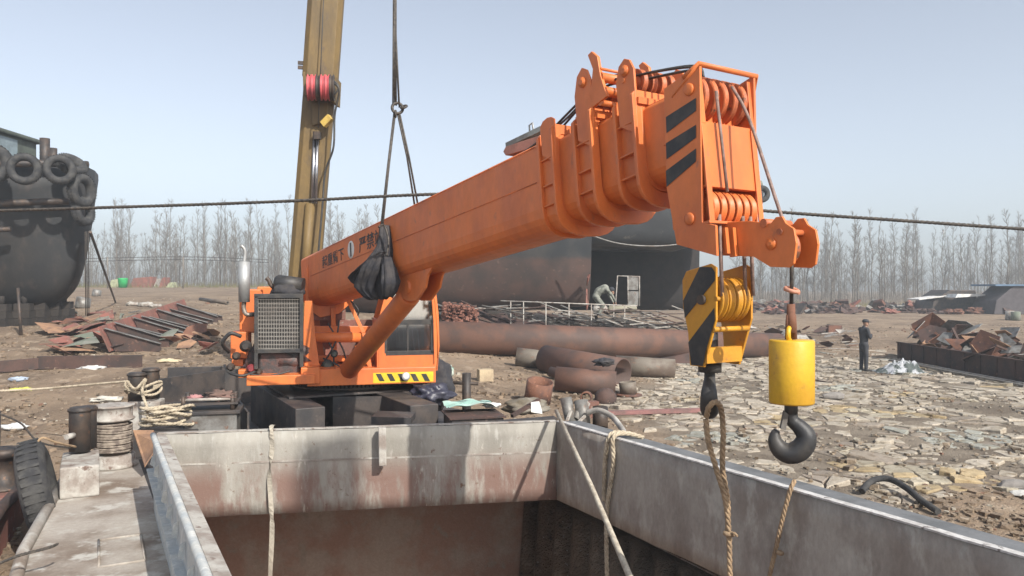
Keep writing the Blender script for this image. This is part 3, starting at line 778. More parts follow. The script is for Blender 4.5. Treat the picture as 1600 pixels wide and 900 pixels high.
for (s0, wd, h, wi, hi, ear, l) in ((7.18, .68, .98, .56, .82, .10, .34), (7.70, .66, .96, .52, .75, .38, .36), (8.22, .62, .90, .47, .68, .30, .34)):
    mb = MB()
    collar(mb, s0 + l*.72, s0 + l*.82, wd + .02, h + .02, wi, hi, .01)
    collar(mb, s0, s0 + l*.10, wd - .03, h - .03, wi, hi, .01)
    sect(mb, s0, s0 + l*.75, wi + .015, hi + .015, .01)
    for sg in (-1, 1):
        for ww_ in (.22, -.02, -.20):      # gussets along the side
            y = sg*(wi/2)
            mb.prism([B(s0 + .02, y, ww_), B(s0 + l*.74, y, ww_), B(s0 + l*.74, sg*(wd/2-.005), ww_), B(s0 + l*.1, sg*(wd/2 - .03), ww_)], WW*.016)
    mb.build('boom_collar', orange, crane, bevel=.005)
    for sg in (-1, 1):
        mb = MB(); y = sg*(wd/2 - .02); z0 = h/2 - .22
        prof = [(s0 + l*.82, z0 - .12), (s0 + l*.84, h/2 + ear*.62), (s0 + l*.72, h/2 + ear*.9), (s0 + l*.55, h/2 + ear), (s0 + l*.34, h/2 + ear*.86), (s0 + l*.2, h/2 + ear*.45), (s0 + l*.22, z0)]
        mb.prism([B(a, y, c) for a, c in prof], VV*(-sg*.022)); mb.build('cheek_plate', orange, crane, bevel=.004)
        if ear > .2:
            mb = MB(); c_ = B(s0 + l*.55, y, h/2 + ear*.66); mb.lathe(c_, VV*sg, [(0,.045),(.012,.045),(.014,.02),(.02,.02)], 14); mb.build('pin', orange, crane)
def sheave(mb, c, ax, r, w_=.05, n=30):
    mb.lathe(V(c) - V(ax).normalized()*w_/2, ax, [(0, r*.2), (0, r*.55), (w_*.3, r*.58), (w_*.12, r*.8), (0, r), (w_*.16, r), (w_*.42, r*.86), (w_*.58, r*.86), (w_*.84, r), (w_, r), (w_*.88, r*.8), (w_*.7, r*.58), (w_, r*.55), (w_, r*.2)], n)
for s0, zz, k, r_ in ((7.88, .62, 4, .10), (8.38, .58, 4, .11)):
    for j in range(k):
        mb = MB(); sheave(mb, B(s0, -.15 + .1*j, zz), VV, r_); mb.build('small_sheave', orange_d, crane)
    mb = MB(); mb.cyl(B(s0, -.3, zz), B(s0, .3, zz), .022, 10); mb.build('sheave_pin', orange, crane)
    mb = MB(); mb.beam(B(s0-.14, -.28, zz-.16), B(s0-.14, .28, zz-.16), .03, .05); mb.beam(B(s0+.13, -.28, zz-.2), B(s0+.13, .28, zz-.2), .03, .05); mb.build('cross_bar', orange, crane)
# upright rope guide on the second collar
mb = MB(); 
for v in (-.31, .25):
    a = [sw(925, 168, -.31), sw(948, 150, -.31), sw(938, 118, -.31), sw(933, 88, -.31), sw(924, 80, -.31), sw(918, 86, -.31), sw(926, 108, -.31), sw(922, 150, -.31)]
    mb = MB(); mb.prism([B(s_, v, w_) for s_, w_ in a], VV*.03); mb.build('rope_guide_arm', orange, crane, bevel=.004)
for py, r_ in ((107, .012), (120, .04), (141, .04), (160, .025)):
    s_, w_ = sw(936, py, -.31); mb = MB(); mb.cyl(B(s_, -.30, w_), B(s_, .26, w_), r_, 14); mb.build('guide_roller', orange, crane)
# head of the boom
side = [sw(*q, -HW) for q in ((1037, 139), (1093, 99), (1096, 345), (1122, 349), (1150, 352), (1176, 400), (1120, 401), (1057, 382), (1041, 300), (1036, 280))]
side = [sw(*q, -HW) for q in ((1037, 139), (1093, 99), (1097, 347), (1118, 352), (1120, 400), (1057, 382), (1041, 292))]
for v, nm in ((-HW, 'near'), (HW, 'far')):
    mb = MB(); mb.prism([B(s_, v, w_) for s_, w_ in side], VV*(.022 if v < 0 else -.022)); hp = mb.build('head_plate', orange, crane, bevel=.004)
    if v < 0:
        for (y0, y1) in ((183, 153), (224, 195), (267, 232)):
            a = [sw(1041, y0, -HW), sw(1088, y1, -HW), sw(1088, y1+20, -HW), sw(1042, y0+25, -HW)]
            mb = MB(); mb.prism([B(s_, v-.003, w_) for s_, w_ in a], -VV*.001); mb.build('hazard_stripe', black, hp)
        for q in ((1077, 140), (1078, 342)):
            s_, w_ = sw(*q, -HW); mb = MB(); mb.lathe(B(s_, v, w_), -VV, [(0,.045),(.012,.045),(.015,.03),(.02,.012)], 18); mb.build('pin_cap', orange, hp)
sF = sw(1095, 200, -HW)[0]
def wf(py): return sw(1096, py, -HW)[1]
tt, c1_, c2_, bt = wf(101), wf(186), wf(292), wf(347)
mb = MB()
mb.prism([B(sF-.012, -HW+.022, c1_), B(sF-.012, HW-.022, c1_), B(sF-.012, HW-.022, c2_), B(sF-.012, -HW+.022, c2_)], -U*.02)       # front plate
mb.prism([B(sF-.03, -HW+.022, c1_), B(sF-.03, HW-.022, c1_), B(sF-.40, HW-.022, c1_-.06), B(sF-.40, -HW+.022, c1_-.06)], -WW*.015)
mb.prism([B(sF-.03, -HW+.022, c2_), B(sF-.03, HW-.022, c2_), B(sF-.34, HW-.022, c2_+.03), B(sF-.34, -HW+.022, c2_+.03)], WW*.015)
mb.prism([B(sF+.01, -HW-.005, bt), B(sF+.01, HW+.005, bt), B(sF-.36, HW-.03, bt-.01), B(sF-.36, -HW+.03, bt-.01)], -WW*.02)
mb.prism([B(sF-.36, -HW+.024, tt-.25), B(sF-.36, HW-.024, tt-.25), B(sF-.36, HW-.024, bt), B(sF-.36, -HW+.024, bt)], -U*.015)
for v in (-HW+.035, HW-.035): mb.beam(B(sF-.004, v, c1_-.02), B(sF-.004, v, bt), .05, .012, up=U); mb.beam(B(sF-.004, v, tt-.02), B(sF-.004, v, c1_-.02), .04, .012, up=U)
mb.build('head_front', orange, crane, bevel=.003)
cy = B(sF-.17, 0, (tt+c1_)/2+.03)
for j in range(5):
    mb = MB(); sheave(mb, cy + VV*(-.19 + j*.1), VV, .17, .036); mb.build('top_sheave', orange_d, crane)  # darker orange stands in for shadow inside the head cavity
mb = MB(); mb.cyl(cy - VV*.27, cy + VV*.27, .03, 12); mb.build('sheave_axle', dsteel, crane)
cy2 = B(sF-.13, 0, (c2_+bt)/2 - .01)
for j in range(6):
    mb = MB(); sheave(mb, cy2 + VV*(-.2 + j*.078), VV, .135, .052); mb.build('lower_sheave', orange, crane)
mb = MB()   # rope keeper frame over the head
a = [BT(1093, 99, -HW), BT(1105, 97, -HW+.02)]
k0 = B(sF+.03, -HW, tt+.015); k1 = B(sF+.03, HW+.02, tt+.015)
mb.tube([B(sF-.12, -HW, tt-.03), k0, k1, B(sF-.02, HW+.02, tt-.10)], .02, 10); mb.tube([B(sF-.25, -HW+.01, tt-.13), k0], .014, 8); mb.tube([B(sF-.25, HW-.01, tt-.16), B(sF+.01, HW+.015, tt+.0)], .014, 8)
mb.build('rope_keeper', orange, crane)
# nose with the auxiliary sheave
nose = [sw(*q, -.12) for q in ((1117, 348), (1170, 345), (1204, 349), (1212, 339), (1222, 338), (1228, 349), (1240, 357), (1244, 380), (1240, 412), (1232, 418), (1203, 417), (1177, 401), (1120, 399))]
for v in (-.12, .10):
    mb = MB(); mb.prism([B(s_, v, w_) for s_, w_ in nose], VV*.02); npl = mb.build('nose_plate', orange, crane, bevel=.004)
    if v < 0:
        s_, w_ = sw(1205, 381, -.12); mb = MB(); mb.lathe(B(s_, v, w_), -VV, [(0,.04),(.01,.04),(.012,.02),(.02,.015)], 16); mb.build('pin_cap', orange, npl)
sN, wN = sw(1222, 388, 0)
mb = MB(); sheave(mb, B(sN, 0, wN), VV, .125, .06); mb.build('nose_sheave', orange_d, crane)
mb = MB(); s2, w2 = sw(1238, 368, .0); mb.cyl(B(s2, -.13, w2+.02), B(s2, .14, w2+.02), .022, 10); mb.cyl(B(s2-.12, -.13, w2+.1), B(s2-.12, .14, w2+.1), .03, 10); mb.build('rope_retainer', orange_d, crane)
mb = MB(); mb.beam(B(sF+.06, -.14, bt-.06), B(sF+.06, -.14, bt-.26), .03, .05, up=U); mb.beam(B(sF+.06, -.2, bt-.06), B(sF+.06, -.2, bt-.24), .03, .02, up=U); mb.build('nose_stiffener', orange, crane)
# lower bracket for the lift cylinder, and the seam along the boom
brk = [sw(*q, -.2) for q in ((608, 412), (617, 418), (668, 400), (678, 412), (668, 430), (664, 450), (650, 470), (636, 470), (620, 462), (611, 452))]
for v in (-.2, -.01):
    mb = MB(); mb.prism([B(s_, v, w_) for s_, w_ in brk], VV*.03); mb.build('cylinder_bracket', orange, crane, bevel=.005)
mb = MB(); mb.tube([B(.4, -HW-.003, .06), B(7.1, -HW-.003, .06)], .005, 5); mb.tube([B(1.2, -HW-.003, .395), B(7.1, -HW-.003, .395)], .006, 5); mb.build('weld_seam', orange_d, crane)
# writing on the boom side
def text_on(body, s0, w0, size, sp_=1.0, m=None, parent=None, name='lettering'):
    cu = bpy.data.curves.new('t', 'FONT'); cu.body = body; cu.size = size; cu.extrude = .0008; cu.offset = size*.012
    to = bpy.data.objects.new('t', cu); col.objects.link(to); bpy.context.view_layer.update()
    dg = bpy.context.evaluated_depsgraph_get(); m_ = bpy.data.meshes.new_from_object(to.evaluated_get(dg))
    bpy.data.objects.remove(to)
    mb = MB(); mb.add([B(s0 + p.co.x*sp_, -HW-.004-p.co.z, w0 + p.co.y) for p in m_.vertices], [list(f.vertices) for f in m_.polygons]); bpy.data.meshes.remove(m_)
    return mb.build(name, m or black, parent)
text_on('起重臂下', 1.02, .12, .20, 1.25, parent=crane)
text_on('严禁站人', 2.62, .12, .23, 1.25, parent=crane)
mb = MB(); mb.lathe(B(2.30, -HW-.0005, .20), -VV, [(0,.13),(.002,.13),(.003,.10)], 20); em = mb.build('emblem', white_p, crane)
mb = MB(); mb.beam(B(2.30, -HW-.005, .10), B(2.30, -HW-.005, .30), .004, .05, up=U); mb.build('emblem_bar', black, em)

# ------------------------------------------------------------ superstructure
E1 = V((.97, .243, 0)).normalized(); E2 = V((-E1.y, E1.x, 0)); S0 = P(380, 600, 11.7); S0.z = 0
def S(a, b_, z): return S0 + E1*a + E2*b_ + V((0, 0, z))
def SP(px, py, b_):           # point of plane b seen at this place in the photo
    d = P(px, py, 1) - CAMP; q0 = S(0, b_, 0); k = (q0 - CAMP).dot(E2) / d.dot(E2); return CAMP + d*k
SX3 = (E1, E2, V((0, 0, 1)))
def sbox(mb, px0, py0, px1, py1, b_, dep):    # box whose front face spans the two points, dep deep
    a, c = SP(px0, py0, b_), SP(px1, py1, b_); m_ = (a+c)/2 + E2*dep/2
    mb.box(m_, (abs((c-a).dot(E1)), dep, abs(a.z-c.z)), SX3)
mb = MB(); sbox(mb, 385, 588, 492, 600, -.12, 1.0); sbox(mb, 372, 578, 470, 588, .3, 1.3); sbox(mb, 480, 578, 681, 598, 0, 3.0); sbox(mb, 470, 575, 500, 600, -.05, .8)
mb.build('platform', orange, crane, bevel=.012)
hz_ = MB(); sbox(hz_, 583, 583, 677, 596, -.006, .005); hp = hz_.build('hazard_strip', mat('hazard_yellow', (.85,.62,.03), rough=.5, speck=.04), crane)
for px in (587, 604, 621, 641, 658):
    mb = MB(); mb.prism([SP(px, 584, -.008), SP(px+8, 584, -.008), SP(px+14, 595.4, -.008), SP(px+6, 595.4, -.008)], -E2*.001); mb.build('hazard_bar', black, hp)
mb = MB(); c_ = SP(634, 588, -.05); mb.lathe(c_, -E2, [(-.05,.02),(-.04,.055),(0,.065),(.02,.068),(.022,.055)], 20); wl_ = mb.build('work_lamp', chrome, crane)
mb = MB(); mb.lathe(c_, -E2, [(.02,.056),(.03,.04),(.034,.01)], 18); mb.build('lens', mat('lamp_glass', (.8,.8,.78), rough=.1, speck=0, bump=0), wl_)
# slewing ring
rc = S(1.62, 1.2, 0)
mb = MB(); mb.lathe(V((rc.x, rc.y, 1.34)), (0,0,1), [(0,.95),(.02,.98),(.05,.98),(.055,.90),(.15,.90)], 44); ring = mb.build('slewing_ring', dsteel, crane)
mb = MB()
for i in range(90):
    a = 2*math.pi*i/90; d = V((math.cos(a), math.sin(a), 0)); mb.box(V((rc.x, rc.y, 1.43)) + d*.93, (.05, .03, .08), (d, V((-d.y,d.x,0)), V((0,0,1))))
mb.build('gear_teeth', dsteel, ring)
mb = MB(); mb.lathe(V((rc.x, rc.y, DZ)), (0,0,1), [(0,.8),(.74,.8)], 36); mb.build('pedestal', decksteel, crane)
mb = MB(); mb.box(V((rc.x, rc.y, 1.322)), (2.5, 2.2, .03), (bl, bd, V((0,0,1)))); mb.build('mount_plate', decksteel, crane)
# engine bay
eng = MB(); sbox(eng, 402, 448, 440, 585, .9, 1.0); eng.build('engine_cover', orange, crane, bevel=.015)
mb = MB(); sbox(mb, 374, 452, 410, 520, .7, .8); mb.build('oil_tank', orange, crane, bevel=.02)
mb = MB(); sbox(mb, 360, 519, 388, 560, .5, .6); mb.build('battery_box', orange, crane, bevel=.015)
mb = MB(); sbox(mb, 362, 562, 380, 572, .5, .5); mb.build('step', orange, crane, bevel=.01)
rad = MB()
b_r = .12
for (x0,y0,x1,y1) in ((397,462,403,577),(468,466,474,574),(397,459,474,466),(397,546,474,551)): sbox(rad, x0, y0, x1, y1, b_r-.02, .18)
rd = rad.build('radiator', black, crane, bevel=.006)
mb = MB(); sbox(mb, 402, 466, 469, 547, b_r+.05, .08); mb.build('core', mat('radiator_core', (.06,.055,.05), (.10,.09,.08), rough=.7), rd)
mb = MB()
for i in range(17): x_ = 403.5 + i*4.1; mb.beam(SP(x_, 466, b_r), SP(x_, 547, b_r), .005, .006, up=E2)
for i in range(13): y_ = 468 + i*6.4; mb.beam(SP(402, y_, b_r+.008), SP(469, y_, b_r+.008), .007, .006, up=E2)
mb.build('grille', mat('grille_wire', (.30,.28,.25), (.17,.15,.13), rough=.6), rd)
mb = MB(); sbox(mb, 404, 551, 468, 590, b_r+.1, .5); mb.build('engine_block', mat('oily_engine', (.05,.045,.045), (.12,.06,.05), rough=.5, scale=8, bump=.6), crane, bevel=.03)
mb = MB(); lump(mb, S(.62, .55, 1.9), .42, .35, .3, 4, 24, 14, .35, 3); lump(mb, S(.15, .6, 1.85), .16, .2, .25, 9, 20, 12, .4, 3); mb.build('engine_body', MATS['oily_engine'], crane)
for (a_, z_, r_, c_) in ((.1, 1.75, .07, 'red'), (-.12, 1.95, .06, 'd'), (.02, 2.1, .09, 'd'), (.22, 1.7, .05, 'd'), (-.2, 1.78, .06, 'd')):
    mb = MB(); q = S(a_, .25, z_); mb.lathe(q, -E2, [(0,r_),(.1,r_),(.12,r_*.5),(.14,r_*.5)], 16); mb.build('pulley', mat('dull_red_paint', (.2,.03,.035), rough=.6) if c_ == 'red' else dsteel, crane)
mb = MB(); mb.tube(smooth_path([S(-.25,.4,2.0), S(-.32,.2,2.15), S(-.2,.15,2.3), S(-.05,.2,2.25)]), .03, 10); mb.tube(smooth_path([S(.2,.2,1.72), S(.0,.05,1.66), S(-.2,.1,1.7), S(-.3,.3,1.8)]), .022, 10); mb.tube(smooth_path([S(.1,.0,1.68), S(.4,-.05,1.66), S(.7,.0,1.72)]), .015, 8); mb.build('coolant_hose', black, crane)
# air filter and hood above the radiator
mb = MB(); a = SP(430, 441, .5); c_ = SP(474, 447, .4); mb.tube([a, a.lerp(c_, .1), c_], [.10, .13, .13], 18); mb.build('air_filter', black, crane)
mb = MB(); mb.tube(smooth_path([SP(432, 452, .5), SP(424, 446, .5), SP(420, 438, .5), SP(416, 434, .5)]), .035, 10); mb.build('intake_pipe', dsteel, crane)
mb = MB(); lump(mb, SP(450, 455, .5), .28, .25, .14, 2, 18, 10, .25, 2); mb.build('dark_hood', cloth_b, crane)
# muffler
mq = thing  # (part of the crane)
mb = MB(); a = SP(381.5, 472, .35); c_ = SP(381.5, 409, .35); mb.lathe(a, c_-a, [(0,.06),(.0,.085),((c_-a).length,.088),((c_-a).length+.004,.06)], 24); muf = mb.build('muffler', chrome, crane)
mb = MB(); mb.tube(smooth_path([c_, SP(383, 395, .35), SP(381, 388, .35), SP(377, 384, .35)]), .028, 12); mb.build('exhaust_pipe', chrome, muf)
mb = MB(); mb.tube(smooth_path([a, SP(381, 482, .35), SP(385, 491, .35), SP(396, 491, .4), SP(404, 490, .6)]), .035, 12); mb.build('exhaust_elbow', mat('burnt_steel', (.3,.26,.22),(.12,.08,.06), rough=.5, metal=.6, scale=8), muf)
# boom foot frame
mb = MB()
fr_n = [(476,470),(488,470),(492,520),(502,590),(492,598),(481,598),(472,560)]
mb.prism([SP(x, y, .35) for x, y in fr_n], E2*.05); mb.build('turret_plate', orange, crane, bevel=.005)
mb = MB(); mb.prism([SP(x, y, 1.25) + E1*.1 for x, y in fr_n], E2*.05); mb.build('turret_plate', orange, crane, bevel=.005)
mb = MB(); fp = [(484,402),(500,396),(520,400),(560,445),(552,470),(530,490),(500,496),(478,480),(476,430)]
mb.prism([SP(x, y, .9) for x, y in fp], E2*.04); mb.build('turret_plate', orange, crane, bevel=.005)
mb = MB(); mb.cyl(SP(490,527,.45), SP(564,527,.45), .085, 22); mb.build('hoist_drum', orange, crane)
mb = MB(); mb.beam(SP(484,515,.8), SP(620,515,.8), .1, .12); mb.beam(SP(488,560,.8), SP(600,560,.8), .1, .1); mb.beam(SP(520,480,.9), SP(524,590,.9), .08, .1, up=E2); mb.build('cross_member', orange, crane, bevel=.01)
mb = MB(); mb.beam(SP(543,468,.5), SP(568,520,.4), .06, .06, up=E2); mb.beam(SP(568,520,.4), SP(583,598,.3), .06, .06, up=E2); mb.beam(SP(556,540,.35), SP(590,590,.3), .05, .05, up=E2); mb.build('brace', orange, crane, bevel=.006)
mb = MB(); sbox(mb, 485, 470, 540, 500, .95, .4); sbox(mb, 505, 560, 560, 592, .9, .6); sbox(mb, 500, 500, 600, 590, 1.6, .05); mb.build('winch_housing', rust_r, crane, bevel=.01)
mb = MB()
for (x0,y0,x1,y1) in ((505,520,520,580),(512,505,545,590),(530,500,500,575),(548,470,556,500),(540,585,505,560)):
    mb.tube(smooth_path([SP(x0,y0,.5), SP((x0+x1)/2+8,(y0+y1)/2,.4), SP(x1,y1,.5)]), .014, 8)
mb.build('hydraulic_hose', black, crane)
mb = MB(); 
for (x,y,r_) in ((512,570,.09),(535,578,.07),(556,568,.08),(545,590,.05),(522,552,.06)): mb.lathe(SP(x,y,.55), -E2, [(0,r_),(.12,r_),(.13,r_*.6),(.18,r_*.6)], 14)
mb.build('hydraulic_motor', mat('oily_green', (.09,.12,.10), (.05,.05,.05), rough=.5), crane)
# lift cylinder
a = SP(541, 583, .2); c_ = BT(650, 449, -.09); d = (c_-a).normalized(); m_ = a.lerp(c_, .93)
mb = MB(); mb.lathe(a, d, [(0,.11),(.02,.145),((m_-a).length-.03,.145),((m_-a).length,.125)], 28); lc = mb.build('lift_cylinder', orange, crane)
mb = MB(); mb.cyl(m_ - d*.05, c_, .095, 20); mb.cyl(c_ - VV*.14, c_ + VV*.13, .085, 20); mb.build('rod_eye', orange, lc)
mb = MB(); mb.prism([SP(x,y,.05) for x, y in ((525,575),(560,575),(566,598),(522,598))], E2*.04); mb.prism([SP(x,y,.4) for x, y in ((525,570),(560,570),(566,598),(522,598))], E2*.04); mb.build('cylinder_lug', orange, crane, bevel=.006)
# cab: side profile extruded; built from posts and panels so that the glass shows the inside
cab0, cab1 = .12, 1.25
def CQ(px, py, b_=cab0): return SP(px, py, b_)
frame_pts = [(592,578),(592,500),(600,470),(614,440),(660,427),(672,428),(680,450),(684.5,490),(686,540),(683,578)]
win = [(604,553),(604,508),(611,478),(620,448),(658,437),(667,437),(674,460),(677,500),(677,552)]
mb = MB()
out = [CQ(x,y) for x,y in frame_pts]; inn = [CQ(x,y) for x,y in win]
def ring_faces(mb, o_, i_, off, m_idx):
    n1, n2 = len(o_), len(i_)
    vs = o_ + i_ + [p+off for p in o_] + [p+off for p in i_]
    fs = []
    for k in range(len(m_idx)):
        a, c = m_idx[k], m_idx[(k+1) % len(m_idx)]
        f = [a[0], c[0], n1+c[1], n1+a[1]]
        f = [q for i, q in enumerate(f) if q not in f[:i]]
        fs.append(f); fs.append([q + n1 + n2 for q in f][::-1])
    for k in range(n1): fs.append((k, (k+1)%n1, n1+n2+(k+1)%n1, n1+n2+k))
    for k in range(n2): fs.append((n1+k, n1+(k+1)%n2, 2*n1+n2+(k+1)%n2, 2*n1+n2+k))
    mb.add(vs, fs)
idx = [(0,0),(1,1),(2,2),(3,3),(4,4),(5,5),(6,6),(7,7),(8,7),(9,8)]
ring_faces(mb, out, inn, E2*.05, idx)
ring_faces(mb, [p + E2*(cab1-cab0) for p in out], [p + E2*(cab1-cab0) for p in inn], E2*.05, idx)
cabp = mb.build('cab', orange, crane, bevel=.008)
mb = MB()
for k in (3, 4): 
    a, c_ = out[k], out[k+1]; mb.prism([a, c_, c_ + E2*(cab1-cab0+.05), a + E2*(cab1-cab0+.05)], V((0,0,.03)))
mb.build('roof', orange, cabp, bevel=.006)
mb = MB(); a, c_ = out[0], out[1]; mb.prism([a+V((0,0,.0)), c_, c_ + E2*(cab1-cab0), a + E2*(cab1-cab0)], -E1*.03)
mb.prism([CQ(592,578), CQ(683,578), CQ(683,578)+E2*(cab1-cab0), CQ(592,578)+E2*(cab1-cab0)], V((0,0,.03)))
mb.prism([CQ(683,578), CQ(685.5,555), CQ(685.5,555)+E2*(cab1-cab0), CQ(683,578)+E2*(cab1-cab0)], -E1*.02); mb.build('body_panel', orange, cabp)
glass = bpy.data.materials.new('cab_glass'); glass.use_nodes = True; gN = glass.node_tree.nodes; gl = glass.node_tree.links.new
gN.clear(); tr = gN.new('ShaderNodeBsdfTransparent'); tr.inputs[0].default_value = (.62,.66,.68,1); gs = gN.new('ShaderNodeBsdfGlossy'); gs.inputs['Roughness'].default_value = .04; gs.inputs[0].default_value=(.9,.9,.9,1)
mx = gN.new('ShaderNodeMixShader'); mx.inputs[0].default_value = .5; go_ = gN.new('ShaderNodeOutputMaterial'); gl(tr.outputs[0], mx.inputs[1]); gl(gs.outputs[0], mx.inputs[2]); gl(mx.outputs[0], go_.inputs[0])
mb = MB(); mb.prism([p + E2*.02 for p in inn], E2*.004); mb.build('side_window', glass, cabp)
mb = MB(); mb.prism([p + E2*(cab1-cab0+.02) for p in inn], E2*.004); mb.build('side_window', glass, cabp)
mb = MB()
for k in (5, 6, 7): 
    a, c_ = out[k], out[k+1]; mb.prism([a+E2*.06, c_+E2*.06, c_+E2*(cab1-cab0-.02), a+E2*(cab1-cab0-.02)], -E1*.004)
mb.build('windscreen', glass, cabp)
mb = MB(); sbox(mb, 603, 500, 677, 507, cab0-.004, .03); sbox(mb, 603, 549, 678, 554, cab0-.004, .03); sbox(mb, 601, 507, 605, 552, cab0-.004, .03); sbox(mb, 673.5, 507, 677.5, 552, cab0-.004, .03); sbox(mb, 636, 507, 638.5, 549, cab0-.002, .02); mb.build('window_trim', black, cabp)
seat = MB(); sbox(seat, 610, 545, 650, 553, .5, .45); sbox(seat, 608, 490, 620, 548, .5, .42); seat.build('operator_seat', black, cabp, bevel=.03)
mb = MB(); 
for x_ in (640, 648, 656): mb.tube([CQ(x_, 553, .5), CQ(x_-4, 515, .5)], .012, 8)
mb.build('control_lever', white_p, cabp)
mb = MB(); mb.tube([CQ(672, 440, -.0), CQ(680, 470, -.02), CQ(684, 520, -.02), CQ(684, 560, 0)], .012, 8); mb.build('grab_rail', orange, cabp)

# ------------------------------------------------------------ rope reeving of the orange crane
mb = MB()
t0 = cy + WW*.19
for v, pp in ((-.17, [(764,268),(838,224),(929,139),(1000,117),(1075,105)]), (-.1, [(770,268),(850,226),(932,143),(1000,126),(1080,110)]), (-.03, [(790,262),(880,190),(945,125),(1010,114),(1085,103)])):
    mb.tube(smooth_path([BT(x, y, v) for x, y in pp] + [t0 + VV*v]), .011, 6)
mb.build('hoist_wire', wirem, crane)
mb = MB()     # falls over the face of the head and down to the block
fx = sF + .035
mb.tube([B(fx-.01, -.13, c1_+.22), B(fx+.0, -.12, c2_-.04)], .012, 8)
for v in (-.16, .08, .16): mb.tube([B(sF-.02, v, bt+.05), B(sF-.06, v, bt-.52)], .014, 8)
mb.build('hoist_fall', mat('pinkish_wire', (.26,.17,.14),(.16,.11,.09), rough=.6, scale=20), crane)
mb = MB(); mb.tube(smooth_path([B(fx-.02, .05, c1_+.28), BT(1172, 190, .02), BT(1222, 340, 0), BT(1238, 362, 0)]), .012, 8); mb.build('auxiliary_wire', MATS['pinkish_wire'], crane)

# small winch plate and box riding on top of the base boom
mb = MB(); pl_ = [sw(*q, -.1) for q in ((786,237),(790,229),(820,219),(862,206),(868,212),(846,226),(790,243))]
mb.prism([B(s_, -.1, w_) for s_, w_ in pl_], VV*.22); mb.build('jib_anchor', mat('faded_pink_paint', (.55,.27,.2), (.4,.2,.15), rough=.7), crane, bevel=.004)
mb = MB(); mb.beam(BT(800,228,.05), BT(868,196,.05), .16, .05); mb.build('tool_tray', mat('grey_green_metal', (.33,.37,.34), (.2,.2,.18), rough=.6), crane)
mb = MB(); mb.tube([BT(828,212,0), BT(827,196,0), BT(832,192,0), BT(834,206,0)], .01, 6); mb.build('shackle', chrome, crane)
for x_ in (840, 905, 960): pass

# ------------------------------------------------------------ main hook block
DB = 5.62
hb = thing('hook_block', P(1122, 575, DB), 'yellow main hook block with black diagonal stripes hanging from the boom head', 'hook block')
def HB_(px, py, v):           # plane parallel to the boom side through the block, v across
    n_ = VV; q0 = P(1090, 500, DB-.12) + VV*v; d = P(px, py, 1) - CAMP; k = (q0-CAMP).dot(n_)/d.dot(n_); return CAMP + d*k
cheek = [(1066,438),(1072,424),(1110,412),(1119,418),(1119,500),(1100,574),(1078,571),(1075,520),(1067,480)]
near_ = [HB_(x, y, 0) for x, y in cheek]
mb = MB(); mb.prism(near_, VV*.018); ck = mb.build('cheek', yellow, hb, bevel=.004)
stp = [[(1067,466),(1111,418),(1118,430),(1118,452),(1070,500)], [(1076,545),(1110,505),(1104,545),(1098,574),(1079,571)]]
stp = [[(1093.5,417),(1112,417.5),(1117,425),(1117,438),(1070,497),(1067.5,470)], [(1075.5,535),(1116,481),(1117,500),(1103,548),(1098,572),(1080,570)]]
for q in stp: 
    mb = MB(); mb.prism([HB_(x, y, -.003) for x, y in q], -VV*.001); mb.build('black_stripe', black, ck)
off = VV*.36
mb = MB(); mb.prism([p + off for p in near_], VV*.02); mb.build('cheek', yellow, hb, bevel=.004)
mb = MB()   # front edges and bars
def hbar(a, c_, r_=.016): mb.tube([a, c_], r_, 10)
pa = HB_(1118, 467, .0); hbar(pa, pa + off, .018); mb.build('spacer_bar', yellow, hb); mb = MB()
pb = HB_(1100, 560, 0); mb.beam(pb + V((0,0,.02)), pb + off + V((0,0,.02)), .06, .11); mb.build('cross_plate', yellow, hb); mb = MB()
pc = HB_(1114, 515, 0); hbar(pc, pc + off, .02)
mb.build('spacer_bar', yellow, hb)
hc = HB_(1127, 468, .19)
for j in range(4):
    mb = MB(); sheave(mb, hc + VV*(-.13 + j*.075), VV, .165, .055); mb.build('block_sheave', yellow, hb)
mb = MB(); mb.cyl(hc - VV*.215, hc + VV*.215, .035, 16); mb.build('block_axle', dsteel, hb)
mb = MB(); tr_ = HB_(1109, 545, .18); mb.cyl(tr_ + V((0,0,.12)), tr_ - V((0,0,.14)), .06, 16); mb.cyl(tr_ - V((0,0,.10)) , tr_ - V((0,0,.17)), .085, 16); mb.build('swivel', black, hb)
def hook_mesh(mb, top, dirx, size, fat=1.0):
    # big C-shaped hook, plane spanned by dirx and z; size = outer height
    k = size; Z = V((0,0,1)); pts = []; rs = []
    prof = [(0,0,.115),(0,-.12,.125),(.03,-.24,.13),(.14,-.34,.15),(.245,-.48,.185),(.235,-.64,.205),(.12,-.78,.215),(-.04,-.83,.205),(-.19,-.76,.18),(-.27,-.62,.14),(-.27,-.49,.095),(-.235,-.42,.06)]
    P_ = smooth_path([V((a, c, r)) for a, c, r in prof], 4)
    for q in P_: pts.append(V(top) + dirx*(q.x*k) + Z*(q.y*k)); rs.append(q.z*k*.62*fat)
    mb.tube(pts, rs, 14, flat=1.0)
mb = MB(); hook_mesh(mb, tr_ - V((0,0,.12)), V((-.3,-.95,0)).normalized(), .40, 1.25); hk = mb.build('hook', black, hb)
ht = tr_ - V((0,0,.52))
rp = thing('lifting_rope', ht, 'brown hemp rope looped over the black main hook and hanging down into the hold', 'rope')
mb = MB(); rope_mb(mb, [P(1103,655,5.5), P(1107,690,5.5), P(1120,735,5.52), P(1133,780,5.54), P(1139,835,5.56), P(1141,905,5.56), P(1150,990,5.6)], .021)
mb.build('strand', hemp, rp)
mb = MB(); rope_mb(mb, [P(1104,652,5.5), P(1108,636,5.42), P(1118,628,5.42), P(1127,640,5.5), P(1130,680,5.52), P(1129,730,5.54), P(1137,785,5.56), P(1137,835,5.6)], .021)
mb.build('strand', hemp, rp)
